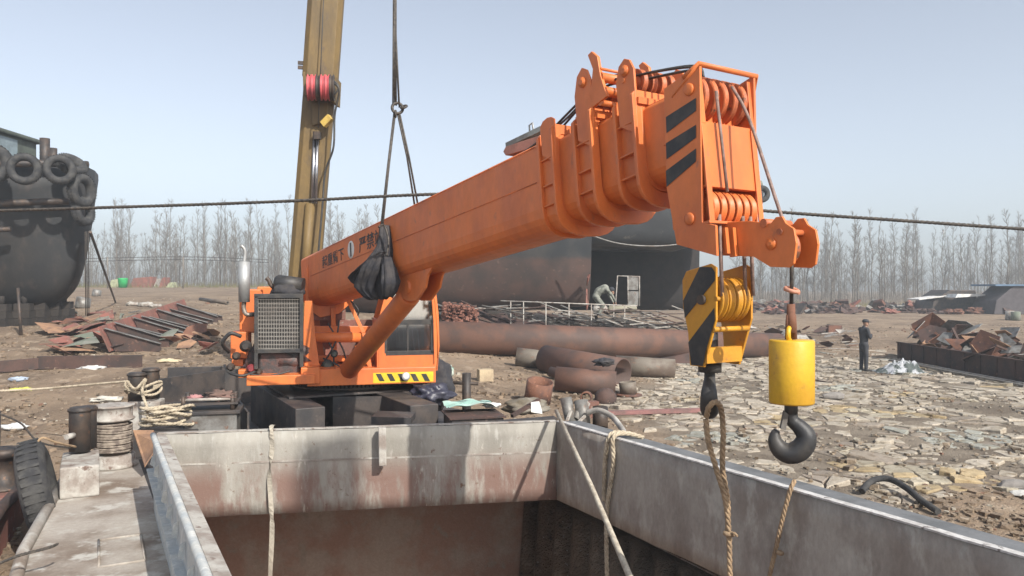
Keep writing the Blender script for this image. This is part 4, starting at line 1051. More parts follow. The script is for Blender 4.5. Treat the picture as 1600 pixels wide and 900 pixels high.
mb = MB(); mb.torus(P(1139,834,5.56), (.1,.1,1), .028, .018, 16, 8); rope_mb(mb, [P(1139,836,5.55), P(1147,833,5.5), P(1152,838,5.5)], .01); mb.build('knot', hemp, rp)

# auxiliary ball and hook
DA = 5.0
ab = thing('auxiliary_hook', P(1237, 632, DA), 'yellow cylindrical counterweight with a black hook hanging from the boom nose', 'hook')
top = P(1237, 531, DA); botm = P(1237, 630, DA); L_ = top.z - botm.z
mb = MB(); mb.lathe(botm, (0,0,1), [(0,.12),(0,.136),(.012,.142),(L_-.01,.142),(L_,.136),(L_,.05)], 44); mb.build('weight', yellow_w, ab)
mb = MB(); mb.torus(P(1234, 522, DA), (.8,-.5,0), .045, .016, 20, 8); mb.build('lifting_eye', yellow_w, ab)
mb = MB(); mb.tube([P(1236,520,DA), P(1236,475,DA)], [.03,.026], 12); mb.tube([P(1230,530,DA), P(1231,505,DA), P(1232,492,DA)], .016, 8); mb.tube([P(1242,530,DA), P(1241,505,DA), P(1240,492,DA)], .016, 8); mb.build('wedge_socket', rust, ab)
mb = MB(); mb.torus(P(1237,453,DA), (.2,-.3,1), .04, .014, 20, 8); mb.beam(P(1226,452,DA), P(1249,458,DA), .03, .02); mb.build('stop_ring', mat('salmon_paint', (.6,.26,.16), (.4,.2,.14), rough=.6), ab)
mb = MB(); mb.tube([P(1238,362,DA+.02), P(1237,410,DA), P(1236.5,480,DA)], .013, 8); mb.build('hoist_wire', wirem, ab)
mb = MB(); q = P(1236, 632, DA); mb.cyl(q + V((0,0,.03)), q - V((0,0,.06)), .042, 16); hook_mesh(mb, q - V((0,0,.02)), V((.95,-.3,0)).normalized(), .36, 1.5); mb.build('hook', black, ab)
mb = MB(); mb.prism([P(1226,642,DA-.03), P(1232,648,DA-.03), P(1228,672,DA-.03), P(1220,670,DA-.03)], (0,.03,0)); mb.build('safety_latch', greymet, ab)

# sling round the boom with its black padding, hanging from the other crane
sl = thing('wire_sling', P(622, 350, 10.2), 'black wire rope sling with ring holding up the middle of the orange boom', 'sling')
DS = 10.15
mb = MB()
for a_, c_ in (((615,0),(614,165)), ((617,-60),(619,165)), ((618,40),(624,168)), ((616,-60),(615,40))): mb.tube([P(a_[0], a_[1], DS), P(c_[0], c_[1], DS)], .012, 6)
for dx in (0, 2.5): mb.tube([P(617.5+dx*.4, -80, DS), P(616+dx, 60, DS), P(617+dx*2.5, 160, DS)], .013, 6)
mb.build('upper_strand', wirem, sl)
mb = MB()
for dx, e in ((0,(592,385)), (1.5,(595,380))): mb.tube([P(616+dx, 176, DS), P(606+dx, 260, DS-.1), P(e[0], e[1], DS-.3)], .014, 6)
for e in ((648,322),(654,326)): mb.tube([P(621+ (3 if e[0]>650 else 0), 176, DS), P((620+e[0])/2+2, 245, DS+.1), P(e[0], e[1], DS+.2)], .014, 6)
mb.tube(smooth_path([P(592,355,DS-.55), P(600,352,DS-.45), P(607,375,DS-.5), P(604,400,DS-.55)]), .014, 6)
mb.build('lower_leg', wirem, sl)
mb = MB(); mb.torus(P(621,169,DS), (.3,-1,.1), .07, .02, 24, 8); mb.torus(P(631,167,DS), (-.3,-.6,.9), .04, .016, 16, 8); mb.torus(P(618,178,DS), (1,.2,0), .04, .016, 16, 8); mb.build('ring', wirem, sl)
pd = MB()
def gathered(mb, path, rads, folds, seed, n=72, fl=.6):      # cloth gathered at the top, falling in folds
    P_ = smooth_path(path, 6); m_ = len(P_); vs = []
    for i, p in enumerate(P_):
        t = i/(m_-1)*(len(rads)-1); k = min(len(rads)-2, int(t)); r_ = rads[k] + (rads[k+1]-rads[k])*(t-k)
        for a_ in range(n):
            a = 2*math.pi*a_/n
            f_ = noise.noise(V((math.cos(a)*folds*.5 + seed, math.sin(a)*folds*.5, i/m_*1.2)))*.38 + abs(math.sin(a*folds*.5 + 2.2*noise.noise(V((i/m_*2, seed, 0)))))*.26 - .1
            f_ += noise.noise(V((math.cos(a)*5, math.sin(a)*5, i/m_*9 + seed)))*.10
            vs.append(p + VV*0 + V((math.cos(a)*r_*(1+f_), math.sin(a)*r_*fl*(1+f_), noise.noise(V((a*2, seed, 5)))*.05*(i/m_)**2)))
    fs = [(i*n+k, i*n+(k+1)%n, (i+1)*n+(k+1)%n, (i+1)*n+k) for i in range(m_-1) for k in range(n)]
    mb.add(vs, fs + [list(range(n))[::-1], list(range((m_-1)*n, m_*n))], None, True)
g1 = BT(601, 352, -HW-.06)
gathered(pd, [g1, BT(600, 385, -HW-.10), BT(590, 420, -HW-.16), BT(583, 448, -HW-.16), BT(590, 466, -HW-.12)], [.05, .08, .18, .21, .11], 7, 2.3)
gathered(pd, [BT(598, 392, -HW-.14), BT(580, 415, -HW-.2), BT(565, 434, -HW-.2), BT(566, 446, -HW-.18)], [.06, .14, .16, .07], 5, 5.1)
gathered(pd, [BT(604, 400, -HW-.1), BT(610, 440, -HW-.12), BT(606, 464, -HW-.12)], [.05, .11, .06], 5, 9.1)
tag(pd.build('padding_cloth', cloth_b), 'black cloth bundled under the sling where it grips the orange boom', 'cloth')
# ------------------------------------------------------------ second crane: ochre boom standing behind
oc = thing('ochre_crane', V((-4.6, 17, .6)), 'tall ochre telescopic crane boom rising steeply behind the orange crane', 'crane')
Dc = 17.0
def boomseg(mb, a, c_, w0, w1, dep, rot=.18):
    d = (c_-a).normalized(); x = V((math.cos(rot), math.sin(rot), 0)); x = (x - d*x.dot(d)).normalized(); y = d.cross(x).normalized()
    vs = []
    for p, w_ in ((a, w0), (c_, w1)):
        for q, r_ in ((-.5,-.35),(-.36,-.5),(.36,-.5),(.5,-.35),(.5,.35),(.36,.5),(-.36,.5),(-.5,.35)): vs.append(p + x*(q*w_) - y*(r_*dep) if False else p + x*(q*w_) + y*(r_*dep))
    mb.add(vs, [list(range(8))[::-1], list(range(8,16))] + [(i,(i+1)%8,8+(i+1)%8,8+i) for i in range(8)])
a = P(468, 470, Dc); c_ = P(502, 112, Dc-.3); e_ = P(514, -60, Dc-.5)
mb = MB(); boomseg(mb, P(466, 560, Dc+.1), c_, .66, .66, .6); mb.build('boom_section', ochre, oc, bevel=.01)
mb = MB(); boomseg(mb, P(501, 125, Dc-.42), e_, .74, .74, .62); mb.build('boom_section', ochre, oc, bevel=.01)
mb = MB()
for py in (105, 112): q = P(501, py, Dc-.35); mb.beam(q + V((-.4,-.33,0)), q + V((.36,-.25,-.03)), .05, .07)
mb.build('dark_band', dsteel, oc)
for j, x_ in enumerate((484, 491, 498, 505, 512, 519)):
    mb = MB(); sheave(mb, P(x_, 137, Dc-.95), (1,.15,0), .27, .085); mb.build('sheave', mat('faded_red_sheave', (.5,.09,.10), (.25,.06,.07), rough=.5) if j not in (2,5) else dsteel, oc)
mb = MB(); mb.prism([P(473,112,Dc-.75), P(482,112,Dc-.75), P(482,150,Dc-.75), P(474,148,Dc-.75)], (0,.5,0)); mb.prism([P(521,118,Dc-.8), P(525,120,Dc-.8), P(523,160,Dc-.8), P(517,158,Dc-.8)], (0,.5,0)); mb.build('sheave_bracket', ochre, oc)
mb = MB(); mb.prism([P(486,160,Dc-.6), P(512,160,Dc-.6), P(510,190,Dc-.6), P(488,196,Dc-.6)], (0,.25,0)); mb.build('hook_tray', ochre, oc, bevel=.01)
mb = MB(); mb.beam(P(505,195,Dc-.7), P(517,183,Dc-.75), .12, .14); mb.build('bracket', mat('bright_ochre', (.6,.42,.1), (.4,.27,.07), rough=.6), oc)
mb = MB(); mb.beam(P(490,212,Dc-.62), P(501,212,Dc-.62), .14, .16); mb.build('rod_head', dsteel, oc)
for x_ in (491, 496): 
    mb = MB(); mb.cyl(P(x_, 215, Dc-.5), P(x_-3, 318, Dc-.5), .035, 12); mb.build('steel_rod', mat('polished_rod', (.42,.42,.44), rough=.3, metal=.9, speck=.03), oc)
mb = MB(); mb.cyl(P(485,318,Dc-.45), P(474,460,Dc-.4), .10, 16); mb.build('cylinder', ochre, oc)
mb = MB(); mb.tube(smooth_path([P(522,130,Dc-.9), P(530,142,Dc-.9), P(523,180,Dc-.8), P(521,230,Dc-.8), P(508,270,Dc-.7), P(504,320,Dc-.7), P(497,400,Dc-.7)]), .022, 8)
mb.tube(smooth_path([P(520,125,Dc-.9), P(529,135,Dc-.9), P(525,145,Dc-.9), P(517,150,Dc-.9)]), .02, 8); mb.tube([P(497,200,Dc-.9), P(503,60,Dc-.9), P(507,-40,Dc-.9)], .01, 6); mb.build('hose', black, oc)
q = P(500, 560, Dc+.4); mb = MB(); mb.box((q.x-.3, q.y+.8, (q.z+ground(q.x,q.y))/2+.2), (1.7, 2.4, 1.5)); mb.build('slewing_base', ochre, oc, bevel=.04)

# big wire crossing behind the boom
mb = MB(); rope_mb(mb, [P(-60,331,9.2), P(140,325,9.2), P(330,319,9.2), P(480,313,9.1), P(700,303,9.0), P(950,305,8.8), P(1190,329,8.6), P(1400,344,8.4), P(1660,362,8.2)], .02, pitch=.16)
tag(mb.build('mooring_cable', wirem), 'thick dark cable stretched across the whole view behind the orange boom', 'cable')

# ------------------------------------------------------------ ships on the slipway
def hull_loft(mb, st, q_pts=None, below=1.0, full=.42):
    # st: (centre xy, side vector, half breadth, keel z, deck z)
    qs = [0, .03, .08, .16, .28, .42, .6, .8, 1]
    rows = []
    for (c_, sd_, hb, zk, zd) in st:
        row = []
        for sg in (-1, 1):
            seq = qs if sg == 1 else qs[::-1]
            for q in seq:
                y = hb*(q**full if q > 0 else 0.0); row.append(V((c_.x, c_.y, 0)) + sd_*(sg*y) + V((0,0, zk + (zd-zk)*q)))
        rows.append(row)
    n = len(rows[0]); vs = [p for r in rows for p in r]
    fs = [(i*n+k, i*n+k+1, (i+1)*n+k+1, (i+1)*n+k) for i in range(len(rows)-1) for k in range(n-1)]
    fs += [(i*n+n-1, i*n, (i+1)*n, (i+1)*n+n-1) for i in range(len(rows)-1)]
    mb.add(vs, fs, None, True)
    mb.f.append([len(mb.v)-n+k for k in range(n)]); mb.sm.append(False)
    mb.f.append([len(mb.v)-n*len(rows)+k for k in range(n)][::-1]); mb.sm.append(False)
hull_bk = mat('black_ship_hull', (.015, .017, .020), (.03, .028, .027), rough=.65, scale=.5, lo=.35, hi=.7, c3=(.055,.045,.04), s3=2.2, lo3=.5, hi3=.75, bump=.3, bscale=6, stretch=(1,1,.6))
hull_rb = mat('brown_ship_bottom', (.06, .04, .034), (.045, .032, .028), rough=.8, scale=.5, c3=(.085,.055,.045), s3=3, bump=.3, bscale=6)
s1 = thing('beached_tug', V((-19, 31, 1.6)), 'black hulled ship hauled out at the left edge with tyres round its bow', 'ship')
ax = V((-.955, .296, 0)); sdv = V((.296, .955, 0)); bow = V((-15.3, 28.2, 0))
st_ = []
for t, hb, zk, zd in ((.0,.30,4.6,7.5),(.25,.9,3.4,7.45),(.7,1.5,2.75,7.4),(1.4,2.2,2.3,7.3),(2.6,2.9,2.1,7.2),(4.5,3.3,2.0,7.0),(8,3.5,1.95,6.8),(18,3.5,1.95,6.8)):
    st_.append((bow + ax*t + V((-.55,0,0)), sdv, hb, zk, zd))
mb = MB(); hull_loft(mb, st_, full=.38); mb.build('hull', hull_bk, s1)
mb = MB(); pts = [bow + ax*t - sdv*(hb+.03) + V((0,0,zd-.02)) for (t, hb, zk, zd) in ((.0,.30,0,7.5),(.25,.9,0,7.45),(.7,1.5,0,7.4),(1.4,2.2,0,7.3),(2.6,2.9,0,7.2),(4.5,3.3,0,7.0),(8,3.5,0,6.8),(18,3.5,0,6.8))]
mb.tube(pts, .13, 8); mb.tube([p - V((0,0,1.35)) for p in pts[1:]], .12, 8); mb.tube([p + V((.06,-.06,-2.25)) for p in pts[3:]], .09, 8); mb.build('rubbing_strake', dsteel, s1)
mb = MB(); wh = P(-44, 235, 29.5); mb.box((wh.x-1.0, wh.y+.6, 8.0), (4.3, 3.2, 2.0)); whp = mb.build('wheelhouse', mat('grey_green_house', (.085,.10,.08), (.06,.07,.058), rough=.7), s1, bevel=.08)
mb = MB(); mb.box((wh.x-1.0, wh.y+.5, 9.02), (4.7, 3.7, .16)); mb.build('roof', MATS['grey_green_house'], whp, bevel=.05)
mb = MB(); mb.box((wh.x+1.165, wh.y+.3, 8.5), (.02, 1.2, .7)); mb.build('window', mat('pale_window', (.2,.25,.27), rough=.15, speck=0, bump=0), whp); mb = MB(); mb.box((wh.x+.3, wh.y-1.01, 8.5), (.8, .02, .7)); mb.build('window', MATS['pale_window'], whp)
mb = MB(); q = P(70, 240, 27.8); mb.tube([q - V((0,0,.8)), q + V((0,0,.55))], .17, 10); q = P(83, 240, 28.5); mb.tube([q - V((0,0,.6)), q + V((0,0,.2))], .14, 10); mb.build('bitt', dsteel, s1)
def ty(px, py, D, axv, R_, r_, lab): return tyre(P(px, py, D), axv, R_, r_, lab, tread=True)
ty(38, 264, 25.5, V((.3,-.95,0)), .40, .13, 'large round tyre on the bow of the left ship nearest the picture edge')
ty(93, 265, 26.0, V((.55,-.8,.1)), .38, .13, 'tyre on the curve of the left ship bow, right of the large round one')
ty(128, 298, 26.9, V((.97,-.2,.0)), .44, .16, 'tyre seen edge-on at the stem of the left ship')
ty(130, 330, 27.1, V((.97,-.1,.1)), .38, .15, 'lowest dark tyre hanging at the stem of the left ship')
ty(112, 258, 26.9, V((.6,-.3,.7)), .36, .17, 'small tyre lying on the bow rail of the left ship')
ty(-16, 255, 25.5, V((.5,-.87,0)), .50, .19, 'tyre on the left ship cut by the picture edge')
for i, (px, D, h0) in enumerate(((2,27.4,2.0),(38,27.9,2.4),(62,28.4,2.5),(84,28.9,2.6),(100,29.2,2.8),(20,29,2.3),(50,30,2.4))):
    q = at(px, D); mb = MB(); 
    for k in range(3): mb.box((q.x, q.y, q.z + .14 + k*.27), (.62-.05*k, .5, .26), (V((math.cos(k*.1),math.sin(k*.1),0)), V((-math.sin(k*.1),math.cos(k*.1),0)), V((0,0,1))))
    mb.cyl((q.x, q.y, q.z+.8), (q.x, q.y, max(h0, q.z+1.1)), .1, 8)
    tag(mb.build('keel_block', mat('dark_timber', (.035,.028,.023), (.022,.018,.016), rough=.9)), ('first','third','fourth','fifth','rightmost','second front','rearmost')[i] + ' dark timber stack from the left under the left ship', 'keel block', 'keel blocks under the left ship')
for px0, py0, px1, py1, D, lab in ((141,362,181,474,27,'long dark pole slanting from the left ship bow down to the ground'), (28,450,33,535,25.4,'thin upright prop in front of the left ship hull')):
    mb = MB(); a = P(px0, py0, D); c_ = G(px1, py1) if px0 > 100 else at(px1, 25.2); mb.tube([a, c_], .05, 8); tag(mb.build('prop_pole', dsteel), lab, 'pole')
mb = MB()
for dx in (0, 2.4, 5): mb.tube([P(133+dx, 362, 27), at(134+dx, 29, .3)], .016, 5)
tag(mb.build('anchor_line', wirem), 'thin lines dropping from the left ship bow to the drums on the ground', 'line')

# dark ship with overhanging stern behind the pipes
s2 = thing('beached_cargo_ship', V((1, 38, 1)), 'large dark ship on the slipway behind the crane with overhanging stern and rusty bottom', 'ship')
st_ = []; D2 = 38
def ST(px, pyk, pyd, hb): q = P(px, 450, D2); return (V((q.x, D2+1.5, 0)), V((0,1,0)), hb, P(px, pyk, D2-1).z, P(px, pyd, D2-1).z)
for a_ in ((512,492,392,3.2),(560,492,388,4.0),(620,490,366,4.2),(760,488,350,4.1),(860,486,336,3.9),(918,480,330,3.7)): st_.append(ST(*a_))
twotone = bpy.data.materials.new('black_over_red_hull'); twotone.use_nodes = True; n = twotone.node_tree; N = n.nodes; Lk = n.links.new
b = N['Principled BSDF']; b.inputs['Roughness'].default_value = .8; g = N.new('ShaderNodeNewGeometry'); sp = N.new('ShaderNodeSeparateXYZ'); Lk(g.outputs['Position'], sp.inputs[0])
top_c = gx(gr(gn(.8), .4, .65), (.022, .024, .027), (.045, .042, .04)); bot_c = gx(gr(gn(.7), .38, .66), (.085, .050, .040), (.045, .034, .030)); bot_c = gx(gr(gn(4), .6, .72), bot_c, (.13, .085, .065))
Lk(gx(gr(ma('ADD', sp.outputs[2], ma('MULTIPLY', gn(.6), .7)), 4.9, 4.6), top_c, bot_c), b.inputs['Base Color'])
mb = MB(); hull_loft(mb, st_, full=.16); mb.build('hull', twotone, s2)
mb = MB(); st2 = [ST(900,392,326,3.9), ST(930,386,322,3.9), ST(1000,388,312,3.7), ST(1060,390,303,3.4), ST(1120,372,296,2.9), ST(1170,348,292,2.2), ST(1196,318,288,1.3), ST(1203,300,287,.5)]
hull_loft(mb, st2, full=.10); mb.build('stern_counter', mat('grey_black_stern', (.05,.054,.058), (.035,.037,.04), rough=.6, scale=.6, c3=(.13,.12,.11), s3=2), s2)
mb = MB(); pts = [P(925,368,34.2), P(960,379,34.1), P(1000,384,34.1), P(1045,383.5,34.2), P(1095,376,34.6)]; mb.tube(smooth_path(pts), .035, 6); mb.build('bright_weld_edge', greymet, s2)
mb = MB(); q = P(916, 448, 36.5)
for k in range(3):
    a = k*2.09+.5; d = V((.15, 0, 0)); e1 = V((0, math.cos(a), math.sin(a))); mb.prism([q + e1*.1, q + e1*.9 + V((.1,.25,.1)), q + e1*1.1, q + e1*.8 - V((.05,.25,0))], (.05,0,0))
mb.build('propeller', rust_r, s2)
tyre(P(1191, 303, 36.2), V((.3,-.95,0)), .28, .13, 'small tyre on the stern of the dark ship just right of the boom head', tread=False)
mb = MB(); q = P(1182, 286, 37); mb.tube([q, q + V((0,0,1.1))], .12, 8); mb.tube([P(1175,290,37), P(1190,287,37)], .16, 8); mb.build('stern_fitting', greensc, s2)
s3 = thing('dark_backdrop_hull', V((5.5, 46, 1)), 'dark hull backdrop added to fill the shaded gap under the overhanging stern', 'hull')  # hull added as a dark backdrop for the shade under the stern
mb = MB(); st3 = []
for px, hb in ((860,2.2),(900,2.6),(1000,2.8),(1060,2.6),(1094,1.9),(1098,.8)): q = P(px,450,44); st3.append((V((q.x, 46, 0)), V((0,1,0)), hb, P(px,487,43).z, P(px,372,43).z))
hull_loft(mb, st3, full=.12); mb.build('hull', mat('shaded_dark_hull_rust', (.028,.022,.02), (.018,.016,.016), rough=.9), s3)  # near-black colour carries the shade of the gap
for i, px in enumerate(range(660, 1080, 52)):
    q = at(px, 36.4); mb = MB()
    for k in range(3): mb.box((q.x, q.y, q.z+.14+k*.25), (.8,.6,.24))
    tag(mb.build('keel_block', MATS['dark_timber']), 'timber block stack under the dark ship behind the pipes', 'keel block', 'keel blocks under the dark ship')
# steel frames near the worker
df = thing('scaffold', at(982, 31), 'tall pale steel frame with grey panels standing by the bent worker', 'frame')
mb = MB(); A_, B_, C_, D_ = P(965,431,31), P(999,432,31), P(999,478,31), P(960,500,31)
mb.tube([D_, A_, B_, C_], .03, 6); mb.tube([P(981,432,31), P(981,476,31)], .02, 6); mb.build('frame_bar', palemet, df)
for y0, y1 in ((433,453),(455,477)): mb = MB(); mb.prism([P(982,y0,31), P(998,y0,31), P(997,y1,31), P(980,y1,31)], (0,.04,0)); mb.build('panel', greymet, df)
rl = thing('pipe_railing', at(880, 28), 'long low railing of thin pale steel bars behind the big pipes', 'railing')
mb = MB(); mb.tube([P(782,470,29), P(996,478,29)], .025, 6); mb.build('top_rail', palemet, rl)
for px in (798, 818, 853, 889, 924, 959, 976): 
    mb = MB(); q = P(px, 470 + (px-782)*.037, 29); mb.tube([q, V((q.x, q.y, ground(q.x,q.y)))], .022, 6); mb.build('post', palemet, rl)
# gas cylinder next to the worker
for px, c_ in ((944, palemet), (990, mat('yellow_grey_tank', (.28,.26,.19), rough=.6))):
    mb = MB(); q = P(px-18 if px<960 else px-40, 483, 30); e = P(px+5, 482, 30); mb.lathe(q, e-q, [(0,.05),(.06,.15),(max(.3,(e-q).length-.08),.15),((e-q).length,.06)], 14)
    tag(mb.build('gas_cylinder', c_), 'pale gas cylinder lying beside the bent worker' if px < 960 else 'yellowish tank lying under the tall steel frame', 'gas cylinder')

# ------------------------------------------------------------ pipes
def pipe_thing(a, c_, r, m, label, th=.03, name='steel_pipe', cat='pipe', n=36):
    mb = MB(); mb.pipe(a, c_, r, th, n); return tag(mb.build(name, m), label, cat)
rpipe = mat('rust_brown_pipe', (.135, .068, .046), (.08, .05, .04), rough=.7, scale=1.2, c3=(.09,.055,.045), s3=3, bump=.3)
gpipe = mat('grey_brown_pipe', (.17, .145, .115), (.11, .08, .06), rough=.65, scale=2, c3=(.2,.12,.08), s3=5)
def onG(px, D, r): q = at(px, D); q.z += r; return q
pipe_thing(P(670,527,24), P(1216,541,31), .52, rpipe, 'very long thick rusty pipe lying across the yard, rearmost and longest of the pipes')
pipe_thing(onG(852,22.2,.40), onG(973,20.3,.40), .40, rpipe, 'rusty pipe with an open right end lying in front of the longest pipe')
pipe_thing(onG(806,23,.28), onG(862,23,.28), .28, gpipe, 'short grey pipe stub left of the rusty open-ended pipe')
pipe_thing(onG(962,23.4,.30), onG(1054,23.2,.30), .30, gpipe, 'grey pipe lying right of the rusty open-ended pipe')
pipe_thing(onG(868,19,.30), onG(962,18.8,.30), .30, rpipe, 'short fat rusty pipe lying alone in front of the longer pipes')
a = at(839,17.2); pipe_thing(a + V((0,0,.0)), a + V((.07,-.12,.50)), .30, rust, 'open rusty pipe ring standing tilted on the earth', n=30)
a = at(917,17.6, .14); pipe_thing(a, a + V((-.06,-.35,.02)), .13, rust, 'smallest pipe ring lying with its open end towards the hold')
mb = MB(); a = at(946,17.8); lump(mb, a + V((0,0,.08)), .26, .22, .24, 3, 24, 12, .12); tag(mb.build('dished_end', rust_d), 'domed rusty dished end lying by the small pipe ring', 'pipe end')
fl = thing('flanged_pipe', at(982,19), 'short upright pipe stub on a wide orange-rust flange', 'pipe'); a = at(982,19)
mb = MB(); mb.lathe(a, (0,0,1), [(0,.33),(.04,.33),(.05,.22)], 26); mb.build('flange', rust, fl); mb = MB(); mb.pipe(a + V((0,0,.04)), a + V((-.03,0,.34)), .21, .02); mb.build('stub', gpipe, fl)
mb = MB(); rnd = random.Random(8); lump(mb, P(944,566,18.8), .24, .2, .09, 2, 26, 14, .7, 3); tag(mb.build('net_heap', cloth_b), 'dark net heap lying on the short fat rusty pipe', 'net')
pipe_thing(at(860,21,.2), at(905,20.5,.18), .14, rust_d, 'thin dark pipe offcut under the rusty open-ended pipe')

# brick, bags and bits on the earth
a = at(758, 19.6); mb = MB(); mb.box((a.x, a.y, a.z+.14), (.36,.3,.30), (V((.96,.28,0)),V((-.28,.96,0)),V((0,0,1)))); tag(mb.build('stone_block', mat('buff_stone', (.5,.4,.26),(.36,.28,.19), rough=.9)), 'single buff square stone block on the earth in front of the long pipe', 'block')
a = at(700, 19.8); mb = MB(); lump(mb, a + V((0,0,.1)), .15, .12, .16, 4, 20, 12, .5, 3); tag(mb.build('plastic_bag', mat('green_white_bag', (.5,.55,.48),(.16,.26,.2), rough=.6, scale=9)), 'small green and white bag lying right of the crane cab', 'bag')
for (px, py, w_, c_, lab, cat) in ((30,596,.2,(.45,.52,.62),'small pale blue plastic scrap on the left earth','litter'), (36,612,.24,(.62,.62,.12),'yellow-green plastic scrap on the left earth','litter'), (25,670,.22,(.7,.7,.68),'white plastic scrap near the left pontoon','litter'),
    (168,627,.3,(.62,.58,.5),'flat whitish lump of rubble behind the winch','rubble lump'), (145,578,.3,(.7,.68,.64),'white paper scrap at the foot of the long low girder','litter'), (262,567,.3,(.66,.55,.36),'yellowish paper between the two low girders','litter')):
    a = G(px, py); mb = MB(); lump(mb, a + V((0,0,.03)), w_, w_*.7, .06, px, 18, 10, .7, 3); tag(mb.build('litter', mat('litter_%d' % px, c_, rough=.7, speck=.05)), lab, cat)
# low girders on the left earth
def girder(px0, py0, px1, py1, h, m, label):
    a, c_ = G(px0, py0), G(px1, py1); mb = MB(); d = (c_-a).normalized(); nrm = V((-d.y, d.x, 0)).normalized()
    mb.prism([a, c_, c_ + V((0,0,h)), a + V((0,0,h))], nrm*.02); mb.prism([a + V((0,0,h)), c_ + V((0,0,h)), c_ + V((0,0,h)) + nrm*.14, a + V((0,0,h)) + nrm*.14], (0,0,.02)); mb.prism([a + V((0,0,.01)), c_ + V((0,0,.01)), c_ + V((0,0,.01)) - nrm*.1, a + V((0,0,.01)) - nrm*.1], (0,0,.015))
    return tag(mb.build('steel_girder', m), label, 'girder')
girder(-60, 588, 60, 578, .26, rust_d, 'leftmost low rusty girder on the earth cut by the picture edge'); girder(58, 577, 222, 575, .30, rust_d, 'long low dark girder lying on the left earth'); girder(262, 594, 362, 592, .26, decksteel, 'short dark girder lying just left of the crane')
for px, D, h, lab in ((241,15.4,.70,'black upright post nearest the toothed scrap frame'), (339,16.2,.72,'black upright post next to the crane step')):
    a = at(px, D); mb = MB(); mb.beam(a, a + V((0,0,h)), .16, .16, up=V((0,1,0))); mb.beam(a+V((0,0,h*.75)), a + V((0,0,h*.78)), .26, .2, up=V((0,1,0))); tag(mb.build('steel_post', decksteel), lab, 'post')
a = at(346, 16.4, .05); mb = MB(); mb.prism([a+V((-.02,-.25,.12)), a+V((.16,-.25,.12)), a+V((.07,-.25,.28))], (0,.02,0)); tag(mb.build('warning_sign', MATS['hazard_yellow']), 'tiny yellow triangle sign left of the crane step', 'sign')
# toothed scrap frame
tf = thing('toothed_frame', G(230, 555), 'long rusty bulkhead with a row of upright ribs lying in the left scrap heap', 'scrap frame')
A0 = G(172, 553); A1 = G(300, 500); A0.z += .05; A1.z += .05
nr = V((-(A1-A0).y, (A1-A0).x, 0)).normalized(); nr = -nr if nr.x > 0 else nr
mb = MB(); mb.prism([A0, A1, A1 + nr*.3 + V((0,0,.78)), A0 + nr*.3 + V((0,0,.70))], nr*.03); mb.build('plate', rust_r, tf)
for i in range(11):
    t = (i+.3)/11; q = A0.lerp(A1, t) - nr*.05; mb = MB(); d = (A1-A0).normalized(); q.z = A0.z + (A1.z-A0.z)*t - .03; up_ = .1*math.sin(i*2.3)
    mb.prism([q, q - nr*1.25 + V((0,0,-.02)), q - nr*1.22 + V((0,0,.20+up_*.4)), q + nr*.28 + V((0,0,.66+up_))], d*.03); rb_ = mb.build('rib', rust_d, tf)
    mb = MB(); mb.beam(q - nr*1.24 + V((0,0,.21+up_*.4)), q + nr*.28 + V((0,0,.67+up_)), .16, .015); mb.build('flange', greymet, rb_)  # paler strip added along the rib top, standing in for its lit edge
# scrap plates
def scrap_plate(c, s, m, rr, label, group, name='scrap_plate', cat='scrap plate', tilt=.7, thin=.012):
    k = rr.choice((4, 4, 5, 6)); pts = hull_pts(k, s, s*rr.uniform(.45, .9), 0, rr)
    M = Matrix.Rotation(rr.uniform(0, 6.28), 3, 'Z') @ Matrix.Rotation(rr.uniform(-tilt, tilt), 3, 'X') @ Matrix.Rotation(rr.uniform(-tilt, tilt)*.6, 3, 'Y')
    fold = rr.uniform(-.5, .5); vs = []
    for x, y in pts: vs.append(M @ V((x, y, abs(x)*fold*.6)))
    zmin = min(v.z for v in vs); base = V(c) - V((0,0,zmin)) * .9
    mb = MB(); ctr = M @ V((0,0,0)); n_ = M @ V((0,0,1)); k2 = len(vs)
    top = [base + v for v in vs] + [base + ctr]; bo_ = [base + v - n_*thin for v in vs] + [base + ctr - n_*thin]
    fs = [(i, (i+1)%k2, k2) for i in range(k2)] + [((i+1)%k2+k2+1, i+k2+1, 2*k2+1) for i in range(k2)] + [(i, k2+1+i, k2+1+(i+1)%k2, (i+1)%k2) for i in range(k2)]
    mb.add(top+bo_, fs); return tag(mb.build(name, m), label, cat, group)
rnd = random.Random(21)
pal = [(rust_r,'red-primed'), (rust_r,'red-primed'), (greensc,'dull green'), (rust_d,'dark rusty'), (rust,'rusty'), (tan_plate,'tan')]
for i in range(34):
    m_, nm = rnd.choice(pal); px, py = rnd.uniform(78, 215), rnd.uniform(498, 556); q = G(px, py)
    scrap_plate(q + V((0,0,rnd.uniform(0,.25))), rnd.uniform(.3, .75), m_, rnd, f'{nm} plate offcut in the heap left of the ribbed bulkhead', f'{nm} plates left of the ribbed bulkhead', tilt=.45)
for i in range(14):
    m_, nm = rnd.choice(pal); px, py = rnd.uniform(262, 336), rnd.uniform(528, 556); q = G(px, py)
    scrap_plate(q + V((0,0,rnd.uniform(0,.25))), rnd.uniform(.25, .5), m_, rnd, f'{nm} plate offcut in the heap right of the ribbed bulkhead', f'{nm} plates right of the ribbed bulkhead')
for i in range(16):
    px, py = rnd.uniform(90, 260), rnd.uniform(492, 512); q = G(px, py); a = rnd.uniform(0, 3.1)
    mb = MB(); e = V((math.cos(a), math.sin(a), rnd.uniform(0,.25)))*rnd.uniform(.5, 1.3); mb.beam(q + V((0,0,.1)), q + e + V((0,0,.12)), .07, .05); tag(mb.build('scrap_bar', rnd.choice((rust_d, greensc, greymet))), 'thin steel bar strewn behind the left scrap heap', 'bar', 'bars behind the left scrap heap')
